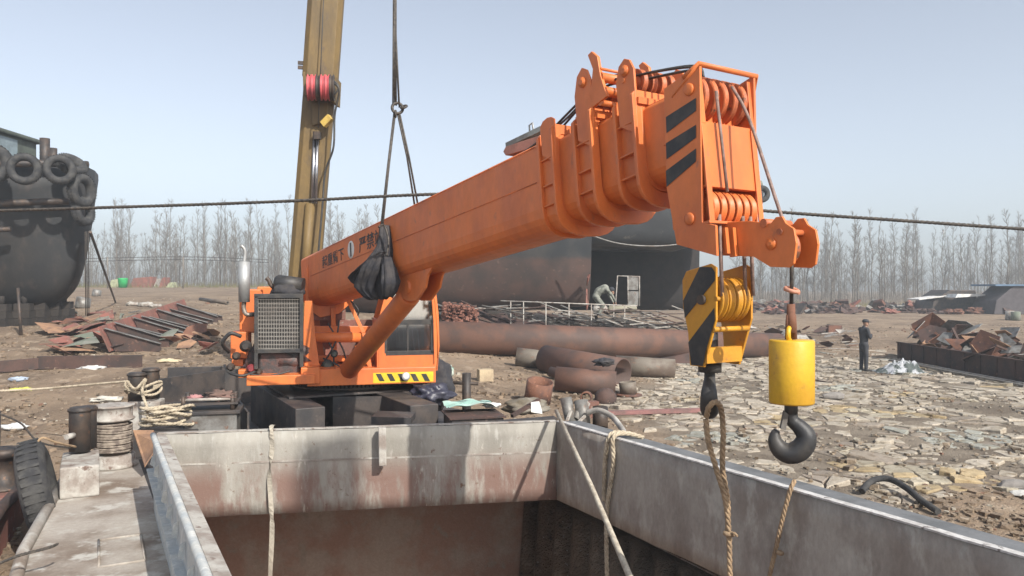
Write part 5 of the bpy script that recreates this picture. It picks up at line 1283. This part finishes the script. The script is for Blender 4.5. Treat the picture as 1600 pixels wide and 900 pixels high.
for px, py, s_ in ((128,482,.34),(150,463,.28),(207,478,.22),(228,480,.26),(243,481,.2)):
    q = G(px, py); mb = MB(); mb.lathe(q, (.15,.1,1), [(0,s_),(.05,s_*1.05),(s_*1.6,s_),(s_*1.7,s_*.6)], 14) if px < 200 else lump(mb, q + V((0,0,s_*.4)), s_*1.6, s_, s_*.6, px, 14, 8, .5)
    tag(mb.build('old_drum' if px < 200 else 'boulder', greymet if px < 200 else palemet), {128:'grey drum below the poles of the left ship bow',150:'smaller drum behind the grey one near the left ship',207:'leftmost pale rock on the far left field',228:'middle pale rock on the far left field',243:'rightmost pale rock on the far left field'}[px], 'drum' if px < 200 else 'rock')
pipe_thing(G(313,470)+V((0,0,.1)), G(356,476)+V((0,0,.1)), .10, gpipe, 'thin pipe lying on the field left of the muffler')
# sheds and bin far left
D_ = 86
for px0, px1, h, m_, lab in ((168,186,.95,mat('olive_tarp', (.38,.4,.25), rough=.8),'olive covered stack at the left end of the far brick piles'), (202,238,1.2,rust_r,'reddish brick stack at the far left edge of the field'), (239,247,1.0,palemet,'pale gap stack between the far brick stacks'), (247,259,1.15,rust_r,'small reddish stack at the right end of the far piles'), (258,270,.6,MATS['olive_tarp'],'olive heap at the right end of the far brick piles')):
    a, c_ = at(px0, D_), at(px1, D_); mb = MB(); mb.prism([V((a.x,a.y,a.z-.1)), V((c_.x,c_.y,c_.z-.1)), V((c_.x-.2,c_.y,c_.z+h)), V((a.x+.4,a.y,a.z+h*.85))], (0,1.5,0)); tag(mb.build('brick_stack', m_, bevel=.05), lab, 'stack')
a = at(192, D_-2); mb = MB(); mb.lathe(a, (0,0,1), [(0,.42),(.95,.52),(1.05,.52),(1.05,.3)], 16); tag(mb.build('waste_bin', mat('bright_green_bin', (.03,.42,.12), rough=.5)), 'bright green bin on the far left edge of the field', 'bin')
for i, px in enumerate((168, 286)):
    a = at(px, 80); mb = MB(); mb.tube([a, a + V((0,0,3.3))], .06, 6); tag(mb.build('fence_pole', bark), ['left','right'][i] + ' one of the two thin poles carrying the far field wire', 'pole')
mb = MB(); 
for z_ in (3.0, 3.3): a, c_ = at(125, 80), at(420, 80); mb.tube(smooth_path([a + V((0,0,z_-.2)), at(286,80,z_), c_ + V((0,0,z_-.3))]), .03, 4)
tag(mb.build('field_wire', wirem), 'pair of thin wires strung across the far left field', 'wire')
# ------------------------------------------------------------ scrap bars behind the railing
rnd = random.Random(31)
for i in range(170):
    px = rnd.uniform(694, 1088); D = rnd.uniform(28.5, 31.5); q = at(px, D); hgt_ = P(px, rnd.uniform(474 + (px-700)*.035, 506 + (px-700)*.035), D).z - q.z
    a = rnd.uniform(-.5, .5) + (math.pi/2 if rnd.random() < .1 else 0); L_ = rnd.uniform(.5, 1.6)
    d = V((math.cos(a), math.sin(a), rnd.uniform(-.45, .12)))*L_
    mb = MB(); w_ = rnd.uniform(.06, .22); mb.beam(q + V((0,0,hgt_)) - d/2, q + V((0,0,hgt_)) + d/2, w_, .03)
    m_, nm = rnd.choice(((greymet,'grey'), (greymet,'grey'), (palemet,'pale'), (rust_d,'dark'), (dsteel,'black')))
    tag(mb.build('scrap_bar', m_), f'{nm} steel strip in the scrap bank behind the long pipe', 'bar', f'{nm} strips of the scrap bank behind the long pipe')
mb = MB(); pts_ = 60
gx0 = at(690, 30); 
for i in range(60):
    for j in range(1): pass
vs = []; nx_, ny_ = 60, 8
for j in range(ny_+1):
    for i in range(nx_+1):
        q = at(688 + i*(1092-688)/nx_, 27.8 + j*.55); e = math.sin(math.pi*min(1,j/ny_*1.0))*(1.25 if i < 16 else 1.05)*(.85+.35*noise.noise(V((q.x*.8, q.y*.8, 2)))) if 0 < i < nx_ else 0
        vs.append(q + V((0,0,e + noise.noise(q*4)*.05)))
mb.add(vs, [(j*(nx_+1)+i, j*(nx_+1)+i+1, (j+1)*(nx_+1)+i+1, (j+1)*(nx_+1)+i) for j in range(ny_) for i in range(nx_)], None, True)
tag(mb.build('scrap_bank', rust_d), 'low bank of fine dark scrap and rust behind the long pipe', 'scrap bank', kind='stuff')
mb = MB()
for i in range(700):
    px = rnd.uniform(692, 745); q = at(px, rnd.uniform(28, 30)); chunk(mb, q + V((0,0,rnd.uniform(.6,1.25))), rnd.uniform(.03,.09), rnd, (.24,.11,.08))
tag(mb.build('swarf', stone_m), 'reddish heap of small scrap right of the crane cab', 'swarf', kind='stuff')

# right side: rusty barge-like trough full of scrap
tr0, tr1 = G(1402, 560), G(1640, 606); 
tb = thing('rusty_trough', (tr0+tr1)/2, 'long low rust-brown steel trough on the right side of the yard', 'trough')
d = (tr1-tr0).normalized(); nrm = V((-d.y, d.x, 0)); nrm = nrm if nrm.x > 0 else -nrm
mb = MB(); mb.prism([tr0, tr1, tr1 + V((0,0,.62)), tr0 + V((0,0,.62))], nrm*.03); mb.beam(tr0 + V((0,0,.63)), tr1 + V((0,0,.63)), .10, .04); mb.build('side_plate', rust_d, tb)
for i in range(10):
    p = tr0.lerp(tr1, (i+.3)/10) - nrm*.015; mb = MB(); mb.beam(p + V((0,0,.02)), p + V((0,0,.6)), .03, .04, up=nrm); mb.build('stiffener', rust_d, tb)
mb = MB(); mb.prism([tr0, tr0 + nrm*3, tr0 + nrm*3 + V((0,0,.5)), tr0 + V((0,0,.62))], d*.03); mb.prism([tr0 + nrm*3, tr1 + nrm*3, tr1 + nrm*3 + V((0,0,.55)), tr0 + nrm*3 + V((0,0,.55))], nrm*.03); mb.build('far_plate', rust_d, tb)
rnd = random.Random(44)
for i in range(95):
    t = rnd.uniform(.02, 1); b_ = rnd.uniform(.3, 2.7); q = tr0.lerp(tr1, t) + nrm*b_; q.z = ground(q.x,q.y) + rnd.uniform(.15, .7) + .5*(1-abs(b_-1.5)/1.5)*(.6+(1-t)*.4)
    m_, nm = rnd.choice(((rust,'rusty'), (rust_d,'dark'), (rust_d,'dark'), (tan_plate,'tan'), (greymet,'grey')))
    scrap_plate(q, rnd.uniform(.3, .7), m_, rnd, f'{nm} plate piled in the long trough at the right', f'{nm} plates piled in the trough', tilt=1.1, thin=.02)
for i in range(22):
    t = rnd.uniform(.02, 1); b_ = rnd.uniform(.2, 2.5); q = tr0.lerp(tr1, t) + nrm*b_; q.z += rnd.uniform(.5, .9); dd = V((rnd.uniform(-1,1), rnd.uniform(-1,1), rnd.uniform(-.2,.9)))*rnd.uniform(.4,.9)
    mb = MB(); mb.beam(q, q + dd, .08, .06); tag(mb.build('scrap_bar', rnd.choice((rust, rust_d))), 'rusty bar sticking out of the scrap in the long trough', 'bar', 'bars sticking out of the trough')
# boards beside the trough
for k, (o_, m_, lab) in enumerate(((.45, palemet, 'pale long board on the ground before the trough'), (.75, greymet, 'grey long board nearest the camera before the trough'))):
    a = tr0.lerp(tr1, .12) - nrm*o_; c_ = tr0.lerp(tr1, 1) - nrm*(o_-.1); a.z = ground(a.x,a.y)+.05; c_.z = ground(c_.x,c_.y)+.05
    mb = MB(); mb.beam(a, c_, .12, .05); tag(mb.build('board', m_), lab, 'board')
# white crumpled sheet
mb = MB(); a = G(1408, 582); vs = []; nn_ = 34
for j in range(nn_+1):
    for i in range(nn_+1):
        x = (i/nn_-.5)*2; y = (j/nn_-.5)*2; r2 = x*x+y*y; f_ = noise.fractal(V((x*2.6, y*2.6, 4)), 1, 2, 5)
        z = max(.015, (1-min(1,r2))*.30 + abs(f_)*.28*(1.05-min(1,r2)) ); vs.append(a + V((x*.78*(1+.15*f_), y*.6*(1+.2*f_), z)))
mb.add(vs, [(j*(nn_+1)+i, j*(nn_+1)+i+1, (j+1)*(nn_+1)+i+1, (j+1)*(nn_+1)+i) for j in range(nn_) for i in range(nn_)], None, False)
tag(mb.build('plastic_sheet', mat('white_sheet', (.42,.43,.45),(.06,.075,.07), rough=.6, scale=3.2, lo=.44, hi=.54)), 'crumpled white plastic sheeting on the ground right of the standing man', 'sheet')
# scrap between block and standing man
rnd = random.Random(51)
for i in range(64):
    px, py = rnd.uniform(1172, 1325), rnd.uniform(512, 550); q = G(px, py)
    m_, nm = rnd.choice(((rust,'rusty'), (rust_d,'dark'), (greymet,'grey'), (palemet,'pale')))
    if rnd.random() < .45: scrap_plate(q + V((0,0,rnd.uniform(0,.15))), rnd.uniform(.2, .5), m_, rnd, f'{nm} plate in the low scrap heap behind the yellow counterweight', f'{nm} plates behind the counterweight', tilt=.7)
    else:
        a = rnd.uniform(-.5,.5); mb = MB(); mb.beam(q + V((0,0,.1)), q + V((math.cos(a), math.sin(a), rnd.uniform(-.05,.15)))*rnd.uniform(.5,1.5) + V((0,0,.1)), .1, .03); tag(mb.build('scrap_board', m_), f'{nm} board in the low scrap heap behind the yellow counterweight', 'board', f'{nm} boards behind the counterweight')
a = G(1303, 520); mb = MB(); mb.box(a + V((0,0,.2)), (.75,.4,.42)); tag(mb.build('rusty_box', rust), 'rusty square box lying left of the standing man', 'box')
# far scrap line
rnd = random.Random(61)
for i in range(150):
    px = rnd.uniform(1172, 1620); D = rnd.uniform(62, 76); q = at(px, D)
    m_, nm = rnd.choice(((rust,'rusty'), (rust_d,'dark'), (dsteel,'black'), (rust_d,'dark'), (greymet,'grey'), (rust_r,'reddish')))
    if rnd.random() < .6: scrap_plate(q, rnd.uniform(.45, 1.15)*(1.0 if px > 1300 else .75), m_, rnd, f'{nm} scrap plate in the far line before the right poplars', f'{nm} plates of the far scrap line', tilt=1.0, thin=.25)
    else: mb = MB(); s_ = rnd.uniform(.25,.55); lump(mb, q + V((0,0,s_*.35)), s_*1.9, s_, s_*.8, i, 16, 9, 1.1, 3.1); mb.sm = [False]*len(mb.sm); tag(mb.build('scrap_heap', m_), f'{nm} rounded heap in the far scrap line before the right poplars', 'heap', f'{nm} heaps of the far scrap line')
for px0, px1, h, m_, D, lab in ((1455,1530,1.9,dsteel,66,'black covered machine under a silvery roof sheet, far right'), (1553,1640,2.3,mat('dark_shed_wall', (.085,.075,.08), rough=.8),62,'dark shed with a blue roof at the far right edge')):
    a, c_ = at(px0, D), at(px1, D); sh = thing('scrap_shed', (a+c_)/2, lab, 'shed'); mb = MB()
    mb.prism([a, c_, V((c_.x-.3,c_.y,c_.z+h)), V((a.x+1.6,a.y,a.z+h)), V((a.x+.2,a.y,a.z+h*.5))], (0,3,0)); mb.build('wall', m_, sh, bevel=.05)
    mb = MB(); mb.prism([V((a.x-1.2 if px0<1500 else a.x,a.y-.2,a.z+h*.62 if px0<1500 else a.z+h)), V((c_.x,c_.y-.2,c_.z+h+.0)), V((c_.x,c_.y-.2,c_.z+h+.15)), V((a.x-1.2 if px0<1500 else a.x,a.y-.2,a.z+h*.62+.12 if px0<1500 else a.z+h+.15))], (0,3.3,0)) if px0 > 1500 else mb.prism([V((a.x-1.2,a.y-.3,a.z+h*.55)), V((a.x+1.5,a.y-.3,a.z+h*.72)), V((a.x+1.5,a.y-.3,a.z+h*.77)), V((a.x-1.2,a.y-.3,a.z+h*.6))], (0,2,0))
    mb.build('roof', mat('faded_blue_roof', (.10,.17,.26), rough=.6) if px0 > 1500 else white_p, sh)
a = at(1532, 64); mb = MB(); mb.prism([a + V((-2.1,0,1.3)), a + V((.4,0,1.45)), a + V((.4,0,1.6)), a + V((-1.9,0,1.6))], (0,1.5,0)); tag(mb.build('roof_sheet', white_p), 'bright white sheet lying on the far black machine', 'sheet')
for px, py, lab, c_ in ((1578,500,'leftmost of two pale drums far right', palemet), (1587,501,'rightmost of two pale drums far right', greensc)):
    a = G(px, py); mb = MB(); mb.lathe(a, (0,0,1), [(0,.3),(.62,.3),(.64,.2)], 12); tag(mb.build('old_drum', c_), lab, 'drum')

# ------------------------------------------------------------ things around the far coaming
# covered lump right of the cab
mb = MB(); q = P(682, 600, 12.9); vs = []
lump(mb, q + V((-.02,.1,.0)), .30, .32, .40, 2, 30, 20, .28, 2); tag(mb.build('black_tarpaulin', cloth_b), 'black tarpaulin bundled over something under the cab corner', 'tarpaulin')
mb = MB(); lump(mb, P(672, 616, 12.4), .34, .3, .17, 7, 30, 18, .5, 2.5); tag(mb.build('bin_bag', mat('navy_plastic', (.03,.03,.05), (.06,.06,.08), rough=.35, bump=.7, bscale=14)), 'shiny dark plastic bag lying below the cab', 'bag')
pb_ = thing('deck_bollard', P(730, 622, 13), 'dark bollard with a crossbar standing right of the black tarpaulin', 'bollard')
q = P(729, 583, 13); mb = MB(); mb.cyl(V((q.x,q.y,DZ)), q, .075, 16); mb.build('post', dsteel, pb_); mb = MB(); mb.cyl(q + V((-.28,0,-.16)), q + V((.2,0,-.18)), .03, 10); mb.build('crossbar', dsteel, pb_)
mb = MB(); a = P(733, 632, 11.35); vs = []; nn_ = 20
for j in range(nn_+1):
    for i in range(nn_+1):
        x = (i/nn_-.5)*2; y = (j/nn_-.5)*2; vs.append(a + E1*x*.36 + E2*y*.35 + V((0,0,.02 + .07*noise.noise(V((x*1.6,y*1.6,3))) - .07*max(0,abs(x)-.7))))
mb.add(vs, [(j*(nn_+1)+i, j*(nn_+1)+i+1, (j+1)*(nn_+1)+i+1, (j+1)*(nn_+1)+i) for j in range(nn_) for i in range(nn_)], None, True)
tag(mb.build('teal_sheet', mat('teal_cloth', (.30,.50,.43),(.42,.56,.5), rough=.9)), 'pale teal cloth spread behind the far coaming', 'cloth')
mb = MB(); lump(mb, P(768, 633, 11.35), .14, .12, .035, 4, 18, 10, .5, 3); tag(mb.build('white_cloth', white_p), 'white cloth beside the pale teal one', 'cloth')
bx = thing('steel_box', P(735, 660, 10.7), 'low black steel box under the teal cloth', 'box'); a = P(738, 651, 10.8)
mb = MB(); mb.box((a.x, a.y+.2, (1.18+DZ)/2), (.74, .7, 1.18-DZ), SX3); mb.build('body', decksteel, bx, bevel=.01)
mb = MB(); mb.box((a.x, a.y+.2, 1.195), (.8, .76, .02), SX3); mb.build('lid', rust_d, bx)
mb = MB(); a = P(823, 635, 12.4); lump(mb, a, .36, .3, .12, 6, 28, 16, .35, 2); tag(mb.build('mud_heap', mat('olive_mud', (.16,.135,.095),(.22,.2,.17), rough=.9)), 'olive brown heap of rags behind the right end of the far coaming', 'heap')
mb = MB(); a = P(830, 644, 10.9); mb.prism([a, a+V((.16,.02,-.03)), a+V((.12,.05,.10)), a+V((.0,.03,.09))], (0,.12,.03)); tag(mb.build('white_carton', white_p), 'small white torn carton in front of the rag heap', 'carton')
mb = MB(); mb.beam(P(778,662,10.4), P(868,655,10.6), .2, .06); tag(mb.build('flat_bar', decksteel), 'flat dark bar lying behind the far coaming', 'bar')
mb = MB(); a = P(800, 650, 11.2); mb.beam(a, P(842,625,11.6), .06, .05); tag(mb.build('angle_iron', rust_d), 'short angle iron leaning on the rag heap', 'bar')
# capstan-like cluster right of the pole
rc_ = thing('roller_fairlead', P(905, 668, 9.9), 'group of worn steel rollers and pipes at the right end of the far coaming', 'fairlead')
for (x0,y0,x1,y1,r_,m_) in ((893,664,884,622,.075,greymet),(912,662,908,626,.09,greymet),(900,655,916,628,.06,palemet),(938,668,938,636,.10,dsteel)):
    mb = MB(); mb.pipe(P(x0,y0,9.9), P(x1,y1,10.0), r_, .015, 20); mb.build('roller', m_, rc_)
mb = MB(); mb.box(P(920,640,10.3), (.25,.12,.22), SX3); mb.build('bracket', rust_r, rc_)
mb = MB(); mb.beam(P(882,668,9.7), P(892,642,9.8), .03, .03); mb.beam(P(896,668,9.6), P(914,650,9.8), .03, .03); mb.build('bar', palemet, rc_)
mb = MB(); mb.tube(smooth_path([P(918,645,9.8), P(935,641,9.7), P(955,650,9.5), P(966,662,9.2), P(975,678,8.7), P(965,686,8.5)]), .035, 12); tag(mb.build('pale_hose', mat('dirty_white_hose', (.48,.46,.42),(.3,.28,.25), rough=.7)), 'dirty white hose arching over the right coaming corner', 'hose')
def inner(px, py):            # point on the inside face of the right coaming
    d_ = P(px, py, 1) - CAMP; q0 = plan(C2, 0); k = (q0-CAMP).dot(bl)/d_.dot(bl); return CAMP + d_*k
mb = MB(); base_ = inner(957, 690); top_ = V((base_.x, base_.y, CT+.03))
rope_mb(mb, [top_ + bl*.3 - V((0,0,.02)), top_ + bl*.1 + V((0,0,.03)), top_ - bl*.04 + V((0,0,.0)), inner(950,720) - bl*.04, inner(948,782) - bl*.035], .026)
rope_mb(mb, [top_ + bl*.3 + bd*.14 - V((0,0,.02)), top_ + bl*.12 + bd*.08 + V((0,0,.03)), top_ - bl*.04 + bd*.07, inner(963,725) - bl*.04, inner(953,800) - bl*.04, inner(951,905)-bl*.02], .026)
tag(mb.build('coaming_rope', palerope), 'pale rope doubled over the right coaming near its corner', 'rope')
mb = MB(); q = inner(1240, 770); t_ = V((q.x, q.y, CT+.03)); rope_mb(mb, [t_ + V((.01,.0,.06)), t_ - bl*.03, inner(1232,800) - bl*.05, inner(1222,850) - bl*.06, inner(1211,905) - bl*.07, inner(1206,960)-bl*.08], .019)
mb.torus(inner(1226,862) - bl*.055, (.2,.1,1), .016, .018, 12, 8)
tag(mb.build('coaming_rope', hemp), 'thin brown hemp rope hanging alone inside the right coaming', 'rope')
mb = MB(); mb.tube([P(869, 642, 9.0), P(925, 762, 7.4), P(990, 915, 6.1), P(1040,1030,5.3)], [.022,.024,.028,.03], 12); tag(mb.build('wooden_pole', wood), 'long bleached wooden pole leaning over the corner into the hold', 'pole')
mb = MB(); q = P(426, 668, 8.58)
pts = [P(427,664,8.66), P(424,668,8.55), P(425,700,8.55), P(421,740,8.53), P(424,800,8.5), P(425,830,8.46), P(422,905,8.5), P(421,960,8.5)]
sp_ = smooth_path(pts, 6); vs = []
for i, p in enumerate(sp_):
    a = noise.noise(V((i*.21, 0, 0)))*2.2; wv = V((math.cos(a), -math.sin(a), 0))*.026; vs += [p - wv, p + wv, p + wv + V((0,.004,0)), p - wv + V((0,.004,0))]
mb.add(vs, [(i*4+k, i*4+(k+1)%4, i*4+4+(k+1)%4, i*4+4+k) for i in range(len(sp_)-1) for k in range(4)])
tag(mb.build('webbing_strap', mat('faded_webbing', (.42,.38,.31),(.3,.27,.22), rough=.9)), 'flat faded strap hanging down the far coaming into the hold', 'strap')
mb = MB(); a, c_ = G(948, 650), G(1102, 646); mb.beam(a + V((0,0,.06)), c_ + V((0,0,.06)), .16, .08); tag(mb.build('steel_channel', mat('dusty_red_beam', (.25,.12,.11),(.17,.1,.09), rough=.8)), 'long dusty red steel channel lying on the stones beyond the coaming', 'beam')
mb = MB(); pts = [G(1347,772)+V((0,0,.03)), G(1356,768)+V((0,0,.10)), G(1372,766)+V((0,0,.15)), G(1392,768)+V((0,0,.16)), G(1415,778)+V((0,0,.13)), G(1440,792)+V((0,0,.08)), G(1466,806)+V((0,0,.04))]
mb.tube(smooth_path(pts), .045, 12); tag(mb.build('rubber_hose', rubber), 'curved black rubber hose on the earth just beyond the right coaming', 'hose')
pipe_thing(G(1262,682)+V((0,0,.03)), G(1277,684)+V((0,0,.04)), .04, rust_d, 'very small pipe end on the stones behind the black auxiliary hook')
for px, py, sz, lab in ((1586,764,(.5,.35,.12),'dark raised flagstone at the right edge of the view'), (1302,624,(.6,.35,.18),'larger grey block on the stones right of the counterweight'), (1596,776,(.35,.25,.07),'pale flagstone below the dark raised one at the right edge'), (1095,590,(.25,.25,.2),'dark block on the ground behind the main hook')):
    a = G(px, py); mb = MB(); lump(mb, a + V((0,0,sz[2]*.4)), sz[0]*.5, sz[1]*.5, sz[2]*.6, px, 9, 5, .25, 1.2); mb.sm = [False]*len(mb.sm); tag(mb.build('stone_slab', mat('slab_%d' % px, (.24,.22,.2) if px != 1596 else (.5,.49,.46), rough=.9), bevel=.01), lab, 'stone')
mb = MB(); rope_mb(mb, [G(1180,575)+V((0,0,.03)), G(1210,570)+V((0,0,.03)), G(1250,590)+V((0,0,.03)), G(1300,600)+V((0,0,.03))], .02); tag(mb.build('ground_cable', rust_d), 'thin dark cable lying on the ground behind the counterweight', 'cable')

# ------------------------------------------------------------ people
def skin_person(name, origin, J, E, root, m, parent, sub=2):
    me = bpy.data.meshes.new(name); names = list(J)
    me.from_pydata([tuple(J[k][0]) for k in names], [(names.index(a), names.index(b_)) for a, b_ in E], [])
    o = bpy.data.objects.new(name, me); col.objects.link(o); o.parent = parent
    sm = o.modifiers.new('skin', 'SKIN'); lay = me.skin_vertices[0] if me.skin_vertices else None
    if lay is None: 
        me.attributes
    for i, k in enumerate(names):
        r_ = J[k][1]; lay.data[i].radius = r_ if isinstance(r_, tuple) else (r_, r_); lay.data[i].use_root = (k == root)
    sm.use_smooth_shade = True
    ss = o.modifiers.new('sub', 'SUBSURF'); ss.levels = sub; ss.render_levels = sub
    me.materials.append(m); return o
def make_skin_layer(me):
    pass
def skin_build(name, J, E, root, m, parent, sub=2):
    # grow the limbs as tapered rings joined to one mesh through a metaball-free remesh
    mb = MB()
    for a, b_ in E:
        pa, ra = J[a]; pb2, rb = J[b_]; pa, pb2 = V(pa), V(pb2); off = world_off(parent)
        mb.tube([pa+off, pa.lerp(pb2,.33)+off, pa.lerp(pb2,.66)+off, pb2+off], [ra, ra+(rb-ra)*.33, ra+(rb-ra)*.66, rb], 12)
        lump(mb, pa+off, ra, ra, ra, 0, 12, 8, 0); lump(mb, pb2+off, rb, rb, rb, 0, 12, 8, 0)
    o = mb.build(name, m, parent); r = o.modifiers.new('remesh', 'REMESH'); r.mode = 'VOXEL'; r.voxel_size = .018; r.use_smooth_shade = True
    s = o.modifiers.new('smooth', 'SMOOTH'); s.factor = .6; s.iterations = 5
    return o
skinm = mat('skin', (.38,.22,.15), rough=.6, speck=.03, bump=0); dark_cl = mat('dark_jacket', (.03,.032,.038), (.045,.045,.05), rough=.9, scale=5); camo = mat('grey_camouflage', (.22,.225,.19), (.12,.125,.105), rough=.9, scale=6, lo=.48, hi=.54)
def head_mesh(mb, c, f, r=.1):
    lump(mb, c, r*.82, r*.95, r*1.18, 0, 18, 14, .03); x = f.cross(V((0,0,1))).normalized()
    lump(mb, c + f*r*.92 - V((0,0,r*.1)), r*.14, r*.2, r*.22, 0, 8, 6, 0)          # nose
    lump(mb, c + f*r*.55 - V((0,0,r*.75)), r*.4, r*.4, r*.35, 0, 10, 6, 0)          # chin
    for s_ in (-1, 1): lump(mb, c + x*(s_*r*.84), r*.12, r*.22, r*.28, 0, 8, 6, 0)  # ears
    return x
def face(parent, c, f, r=.1):
    x = f.cross(V((0,0,1))).normalized(); mb = MB()
    for s_ in (-1, 1): lump(mb, c + f*r*.88 + x*(s_*r*.32) + V((0,0,r*.08)), r*.1, r*.1, r*.07, 0, 8, 6, 0)
    lump(mb, c + f*r*.88 - V((0,0,r*.52)), r*.22, r*.1, r*.05, 0, 8, 6, 0); mb.build('face_features', black, parent)
def hand(mb, w_, d, side, r=.035):        # palm, four fingers, thumb
    d = d.normalized(); mb.tube([w_, w_ + d*.05, w_ + d*.09], [.024,.036,.034], 10, flat=.5)
    for i in range(4):
        b0 = w_ + d*.085 + side*(.026*(i-1.5)*.7); L_ = (.055,.07,.065,.05)[i]; dn = (d + side.cross(d)*.35).normalized()
        mb.tube([b0, b0 + d*L_*.5, b0 + d*L_*.5 + dn*L_*.5], [.0095,.009,.007], 6)
    b0 = w_ + d*.03 + side*.03; mb.tube([b0, b0 + (d+side).normalized()*.035, b0 + (d*1.4+side*.4).normalized()*.065], [.012,.011,.008], 6)
pm = at(1350, 26.0)
man = thing('person', pm, 'man in dark jacket, trousers and cap standing on the stones with folded arms', 'person')
J = {'pel':((0,0,.93),.135), 'belly':((0,0,1.08),.14), 'chest':((.0,0,1.30),.165), 'neckb':((.01,0,1.47),.075),
     'shl':((-.04,.18,1.40),.075), 'shr':((.02,-.19,1.40),.075), 'ell':((.05,.25,1.13),.055), 'elr':((.10,-.24,1.13),.055), 'wrl':((.23,.05,1.17),.042), 'wrr':((.24,-.03,1.22),.042),
     'hpl':((-.02,.09,.88),.105), 'hpr':((.0,-.09,.88),.105), 'knl':((-.03,.10,.48),.075), 'knr':((.03,-.10,.48),.075), 'anl':((-.05,.10,.09),.06), 'anr':((.02,-.11,.09),.06)}
hem = {'h1':((0,0,.80),.16)}
skin_build('clothes', {k:v for k,v in {**J, **hem}.items()}, [('pel','belly'),('belly','chest'),('chest','neckb'),('chest','shl'),('chest','shr'),('shl','ell'),('shr','elr'),('ell','wrl'),('elr','wrr'),('pel','hpl'),('pel','hpr'),('hpl','knl'),('hpr','knr'),('knl','anl'),('knr','anr'),('pel','h1')], 'pel', dark_cl, man)
hc_ = pm + V((.05, -.01, 1.62)); mb = MB(); f_ = V((.9,-.42,0)).normalized(); head_mesh(mb, hc_, f_); mb.cyl(pm + V((.01,0,1.44)), hc_ - V((0,0,.08)), .055, 12); hd = mb.build('body', skinm, man)
face(hd, hc_, f_)
mb = MB(); hand(mb, pm + V((.23,.05,1.17)), V((.2,-1,.15)), V((0,.1,1))); hand(mb, pm + V((.24,-.03,1.22)), V((.1,1,-.1)), V((0,.1,1))); mb.build('hands', skinm, hd)
mb = MB(); mb.lathe(hc_ + V((0,0,.02)), (0,0,1), [(0,.105),(.05,.108),(.09,.09),(.11,.04)], 18); mb.prism([hc_ + f_*.08 + V((.04,.08,.035)), hc_ + f_*.17 + V((.02,.05,.025)), hc_ + f_*.17 + V((-.02,-.05,.025)), hc_ + f_*.08 + V((-.04,-.08,.035))], (0,0,.012)); mb.build('cap', dark_cl, man)
mb = MB()
for q in ('anl','anr'): p = pm + V(J[q][0]); mb.tube([p + V((-.06,0,-.055)), p + V((.06,-.02,-.055)), p + V((.17,-.05,-.062))], [.045,.05,.035], 10, flat=.75)
mb.build('shoes', black, man)
# bent worker
wk_ = V((P(940, 480, 30).x, 30.0, P(940, 492, 30).z))
wkr = thing('person', wk_, 'worker in grey camouflage bending far forward beside the tall steel frame', 'person')
JW = {'pel':((-.22,0,.72),.15), 'belly':((-.12,0,.92),.16), 'chest':((.12,-.02,1.02),.18), 'neckb':((.28,-.02,.96),.08), 'shl':((.20,.18,.98),.08), 'shr':((.20,-.2,.98),.08),
      'ell':((.34,.2,.72),.055), 'elr':((.40,-.2,.74),.055), 'wrl':((.46,.1,.50),.042), 'wrr':((.52,-.12,.52),.042), 'hpl':((-.22,.1,.68),.11), 'hpr':((-.20,-.1,.68),.11), 'knl':((-.05,.12,.36),.08), 'knr':((.05,-.14,.38),.08), 'anl':((-.24,.12,.06),.06), 'anr':((-.12,-.14,.06),.06)}
skin_build('clothes', JW, [('pel','belly'),('belly','chest'),('chest','neckb'),('chest','shl'),('chest','shr'),('shl','ell'),('shr','elr'),('ell','wrl'),('elr','wrr'),('pel','hpl'),('pel','hpr'),('hpl','knl'),('hpr','knr'),('knl','anl'),('knr','anr')], 'pel', camo, wkr)
h2 = wk_ + V((.40,-.04,.94)); f2 = V((.8,-.2,-.55)).normalized(); mb = MB(); head_mesh(mb, h2, f2); hd = mb.build('body', skinm, wkr); face(hd, h2, f2)
mb = MB(); hand(mb, wk_ + V((.46,.1,.50)), V((.4,-.1,-1)), V((0,1,0))); hand(mb, wk_ + V((.52,-.12,.52)), V((.4,.1,-1)), V((0,1,0))); mb.build('hands', skinm, hd)
mb = MB(); lump(mb, h2 + V((-.01,0,.05)), .115, .12, .10, 2, 16, 10, .03); mb.build('hair_cap', dark_cl, wkr)
mb = MB()
for q in ('anl','anr'): p = wk_ + V(JW[q][0]); mb.tube([p + V((-.06,0,-.03)), p + V((.06,-.01,-.03)), p + V((.16,-.02,-.035))], [.045,.05,.035], 10, flat=.75)
mb.build('shoes', black, wkr)

# drop the unlinked helper state
bpy.context.view_layer.update()
